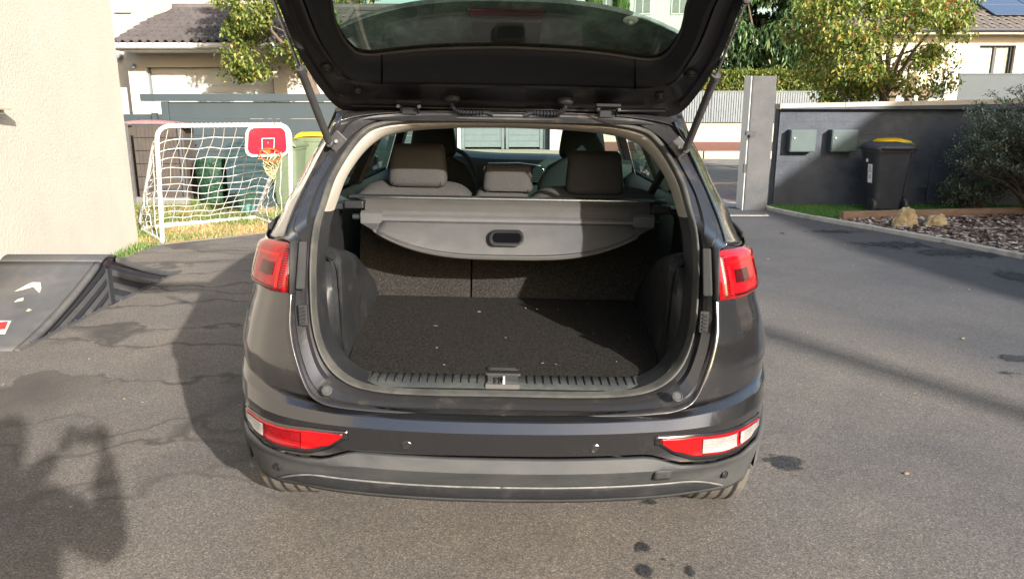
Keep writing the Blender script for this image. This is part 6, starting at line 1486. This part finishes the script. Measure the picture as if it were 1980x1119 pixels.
k = MB().tube([H(-.125, t1 + .006, .077), H(-.113, t2 - .007, .074), H(.10, t2 - .007, .074), H(.112, t1 + .006, .077)], .003, 5); k.build('brake_light_frame', M['trim'], tg, off=OFF, smooth=180)
hbox(MB(), 0, 0, 0, 0, 0, 0)
k = MB(); k.grid([[H(-.113, t2, .062), H(.10, t2, .062)], [H(-.108, t2 - .13, .055), H(.095, t2 - .13, .055)]]); k.build('brake_light_housing', M['rubber'], tg, off=OFF, smooth=0, solid=.008)
# suction cup on the glass
sc_p = hp2(236, 34, .032); k = MB(); q = Matrix((Vector((1, 0, 0)), tg_t, tg_n)).transposed(); c0 = H(sc_p[0] - .0, sc_p[1], .028)
for pr in ([(0, -.012), (.006, -.012), (.008, -.004), (.014, -.004), (.022, .0), (.023, .002)],): k.lathe(pr, 24)
k.v = [tuple(c0 + q @ Vector(v)) for v in k.v]; M['cup'] = mat('clear_rubber', (.16, .22, .21), .15, var=.2, coat=1.0); k.build('suction_cup', M['cup'], tg, off=OFF, smooth=50)
# solid lower half: inner lining and number plate side
k = MB().grid([[H(p[0] * u, p[1], .012) for u in np.linspace(-1, 1, 9)] for p in LI[60:]]); tb(k, 'lower_lining', M['gatetrim'], smooth=40)
k = MB().grid([[H(.60 * u, t, .10 + .03 * (1 - u * u)) for u in np.linspace(-1, 1, 11)] for t in (T0 + .2, T0 + .35, T0 + .5, T0 + .63)]); tb(k, 'lower_panel', M['paint'], smooth=40, solid=.02)
for s_ in (-1, 1):
    for px, y, r_ in ((360, 142, .021), (300, 184, .016)):
        a = hp2(px - 8, y, 0); c0 = H(a[0] * s_, a[1], .004); k = MB().lathe([(0, -.010), (r_ * .55, -.010), (r_ * .62, -.006), (r_ * .95, -.006), (r_, .0), (r_ * 1.05, .006)], 24); k.v = [tuple(c0 + q @ Vector(v)) for v in k.v]; k.build('rubber_plug', M['gatetrim'], tg, off=OFF, smooth=50)
    a = hp2(300, 186, 0); k = MB().box((0, 0, 0), (.01, .01, .01))
    # hinge
    hx = s_ * .352; k = MB(); p1 = W(0, 198, 2.50); hc0 = H(hx, .045, -.016)
    k.box(hc0, (.085, .022, .010), Matrix.Rotation(-TA, 3, 'X')); 
    for e in (-.028, .028): k.tube([H(hx + e, .045, -.020), H(hx + e * 1.1, .02, -.032), H(hx + e * 1.12, -.03, -.030), (hx + e * 1.12, 2.755, 1.450)], .0042, 6)
    k.box(H(hx, .012, -.028), (.052, .012, .022)); k.build('hinge', M['gatetrim'], tg, off=OFF, smooth=30)
    for e in (-.037, .037): MB().lathe([(0, -.008), (.006, -.007), (.0075, 0)], 8, tuple(H(hx + e, .045, -.028)), 'Y').build('hinge_bolt', M['strut'], tg, off=OFF)
    # wiring conduit
    P = catmull([tuple(H(s_ * .20, .045, -.002)), tuple(H(s_ * .198, .030, -.020)), tuple(H(s_ * .175, .016, -.030)), tuple(H(s_ * .13, .010, -.030)), tuple(H(s_ * .085, .004, -.026)), (s_ * .055, 2.755, 1.460)], 60); rr2_ = []
    for i in range(60): rr2_.append(.0085 + (.0028 if (i % 3 == 0) else -.0012) if 16 < i < 46 else .0085)
    MB().tube(P, rr2_, 10).build('wiring_conduit', M['gatetrim'], tg, off=OFF, smooth=25)
    c0 = H(s_ * .20, .048, -.002); k = MB().lathe([(0, -.012), (.014, -.012), (.026, -.006), (.029, .0), (.029, .01)], 20); k.v = [tuple(c0 + q @ Vector((v[0], v[1] * .55, v[2]))) for v in k.v]; k.build('grommet', M['gatetrim'], tg, off=OFF, smooth=50)
tb(MB().tube([H(-.56, .005, -.010), H(-.3, .002, -.012), H(.3, .002, -.012), H(.56, .005, -.010)], .004, 5), 'edge_fold', M['underpaint'], smooth=180)
cb(MB().grid([[(x, y, z - (.012 if abs(x) > .5 else 0)) for x in np.linspace(-.62, .62, 11)] for y, z in ((2.725, 1.436), (2.75, 1.450), (2.77, 1.468), (2.83, 1.470), (2.87, 1.49))]), 'roof_gutter', M['jamb'], smooth=40)
# gas struts
for s_ in (-1, 1):
    lo_ = W(346 - 2, 284, 2.585); lo_.x *= s_; mid = W(403, 124, 2.30); mid.x *= s_; hi = H(X0 - .004, T0 + .05, -.02); hi.x *= s_; mid = lo_.lerp(hi, .54)
    hi2 = mid + (mid - lo_) * .9; d_ = (mid - lo_).normalized()
    st1 = cb(MB().tube([lo_ + d_ * .015, mid], .0125, 12).tube([mid - d_ * .004, mid + d_ * .012], .0145, 12), 'gas_strut', M['strut'], smooth=40)
    MB().tube([mid, hi], .0048, 8).build('strut_rod', M['chrome'], st1, off=OFF, smooth=60)
    MB().lathe([(0, -.012), (.011, -.008), (.013, 0), (.011, .010), (0, .014)], 12, tuple(lo_), 'Y').build('ball_joint', M['strut'], st1, off=OFF)
    MB().lathe([(0, -.012), (.011, -.008), (.013, 0), (.011, .010), (0, .014)], 12, tuple(hi), 'Y').build('ball_joint', M['strut'], st1, off=OFF)
    pA_ = W(340, 290, 2.60); pB_ = W(322, 268, 2.635); pA_.x *= s_; pB_.x *= s_
    k = MB(); k.box((pA_ + pB_) / 2, (.05, .008, .062), Matrix.Rotation(s_ * -.75, 3, 'Y')); cb(k, 'strut_bracket', M['strut'], smooth=0, bevel=.004)
    for p_ in (pB_, (pA_ + pB_) / 2): MB().lathe([(0, -.010), (.006, -.009), (.0075, -.002)], 6, (p_.x, p_.y - .004, p_.z), 'Y').build('bracket_bolt', M['steel'], st1, off=OFF)
# ================================================================ THE PHOTOGRAPHER (behind the camera; only the shadow is in view)
def skinned(name, m, joints, edges, parent, sub=2):
    me = bpy.data.meshes.new(name); me.from_pydata([j[0] for j in joints], edges, []); me.materials.append(m)
    o = bpy.data.objects.new(name, me); COL.objects.link(o); o.parent = parent
    o.modifiers.new('skin', 'SKIN'); q = o.modifiers.new('smooth', 'SUBSURF'); q.levels = sub; q.render_levels = sub
    for i, j in enumerate(joints): me.skin_vertices[0].data[i].radius = (j[1], j[1] * (j[2] if len(j) > 2 else 1))
    me.skin_vertices[0].data[0].use_root = True
    return o
pr = empty('person', (-.08, -.56, 0), 'person in a grey shirt and jeans holding up a phone behind the car', 'person')
M['skin'] = mat('skin', (.52, .34, .25), .5); M['shirt'] = mat('grey_shirt', (.18, .19, .21), .85); M['jeans'] = mat('blue_jeans', (.06, .08, .14), .85); M['hair'] = mat('dark_hair', (.03, .02, .015), .6); M['shoe'] = mat('dark_shoe', (.03, .03, .03), .6)
J = [((0, 0, .98), .13), ((0, 0, 1.15), .13), ((0, -.01, 1.36), .15), ((0, 0, 1.50), .065), ((0, .03, 1.60), .085), ((0, .035, 1.70), .085),
     ((.19, 0, 1.42), .06), ((.31, .20, 1.20), .05), ((.18, .46, 1.42), .036), ((-.19, 0, 1.42), .06), ((-.31, .20, 1.20), .05), ((-.02, .46, 1.42), .036),
     ((.10, 0, .90), .095), ((.11, .02, .50), .06), ((.12, -.02, .10), .042), ((-.10, 0, .90), .095), ((-.11, .02, .50), .06), ((-.12, -.02, .10), .042)]
E = [(0, 1), (1, 2), (2, 3), (3, 4), (4, 5), (2, 6), (6, 7), (7, 8), (2, 9), (9, 10), (10, 11), (0, 12), (12, 13), (13, 14), (0, 15), (15, 16), (16, 17)]
skinned('body', M['skin'], J, E, pr)
skinned('shirt', M['shirt'], [((0, 0, .94), .23), ((0, 0, 1.15), .225), ((0, -.01, 1.35), .20), ((.20, 0, 1.42), .085), ((.31, .20, 1.20), .066), ((-.20, 0, 1.42), .085), ((-.31, .20, 1.20), .066), ((.19, .42, 1.40), .046), ((-.03, .42, 1.40), .046)], [(0, 1), (1, 2), (2, 3), (3, 4), (2, 5), (5, 6), (4, 7), (6, 8)], pr)
skinned('trousers', M['jeans'], [((0, 0, .99), .14), ((.10, 0, .88), .108), ((.11, .02, .50), .078), ((.12, -.02, .12), .062), ((-.10, 0, .88), .108), ((-.11, .02, .50), .078), ((-.12, -.02, .12), .062)], [(0, 1), (1, 2), (2, 3), (0, 4), (4, 5), (5, 6)], pr)
for s_ in (-1, 1): skinned('shoe', M['shoe'], [((s_ * .12, -.05, .05), .045), ((s_ * .125, .06, .045), .045), ((s_ * .13, .17, .035), .035)], [(0, 1), (1, 2)], pr)
bm = bmesh.new(); bmesh.ops.create_icosphere(bm, subdivisions=3, radius=1)
for v in bm.verts: v.co = Vector((v.co.x * .088, v.co.y * .10 + .01, max(v.co.z, -.45 if v.co.y < 0 else .05) * .10 + 1.70))
me = bpy.data.meshes.new('hair'); bm.to_mesh(me); bm.free(); me.materials.append(M['hair']); o = bpy.data.objects.new('hair', me); COL.objects.link(o); o.parent = pr
for s_ in (-1, 1):                                                # hands: palm, four curled fingers and a thumb each
    hx = .08 + s_ * .085
    skinned('hand', M['skin'], [((hx, .455, 1.42), .03), ((hx, .48, 1.455), .033), ((hx - s_ * .012, .495, 1.49), .028)], [(0, 1), (1, 2)], pr, 1)
    for f in range(4):
        z = 1.455 + f * .018; skinned('finger', M['skin'], [((hx, .49, z), .0095), ((hx + s_ * .012, .512, z + .004), .009), ((hx - s_ * .0, .528, z + .006), .008), ((hx - s_ * .022, .53, z + .006), .007)], [(0, 1), (1, 2), (2, 3)], pr, 1)
    skinned('thumb', M['skin'], [((hx, .475, 1.45), .011), ((hx - s_ * .022, .485, 1.475), .010), ((hx - s_ * .04, .497, 1.49), .009)], [(0, 1), (1, 2)], pr, 1)
ph = hbox(MB(), -.078, .078, -.014, -.006, CAM_H - .060, CAM_H + .014).build('phone', M['darkframe'], smooth=0, bevel=.003)
ph.location = (0, -.004, 0); tag(ph, 'dark phone held up in both hands by the photographer', 'phone')
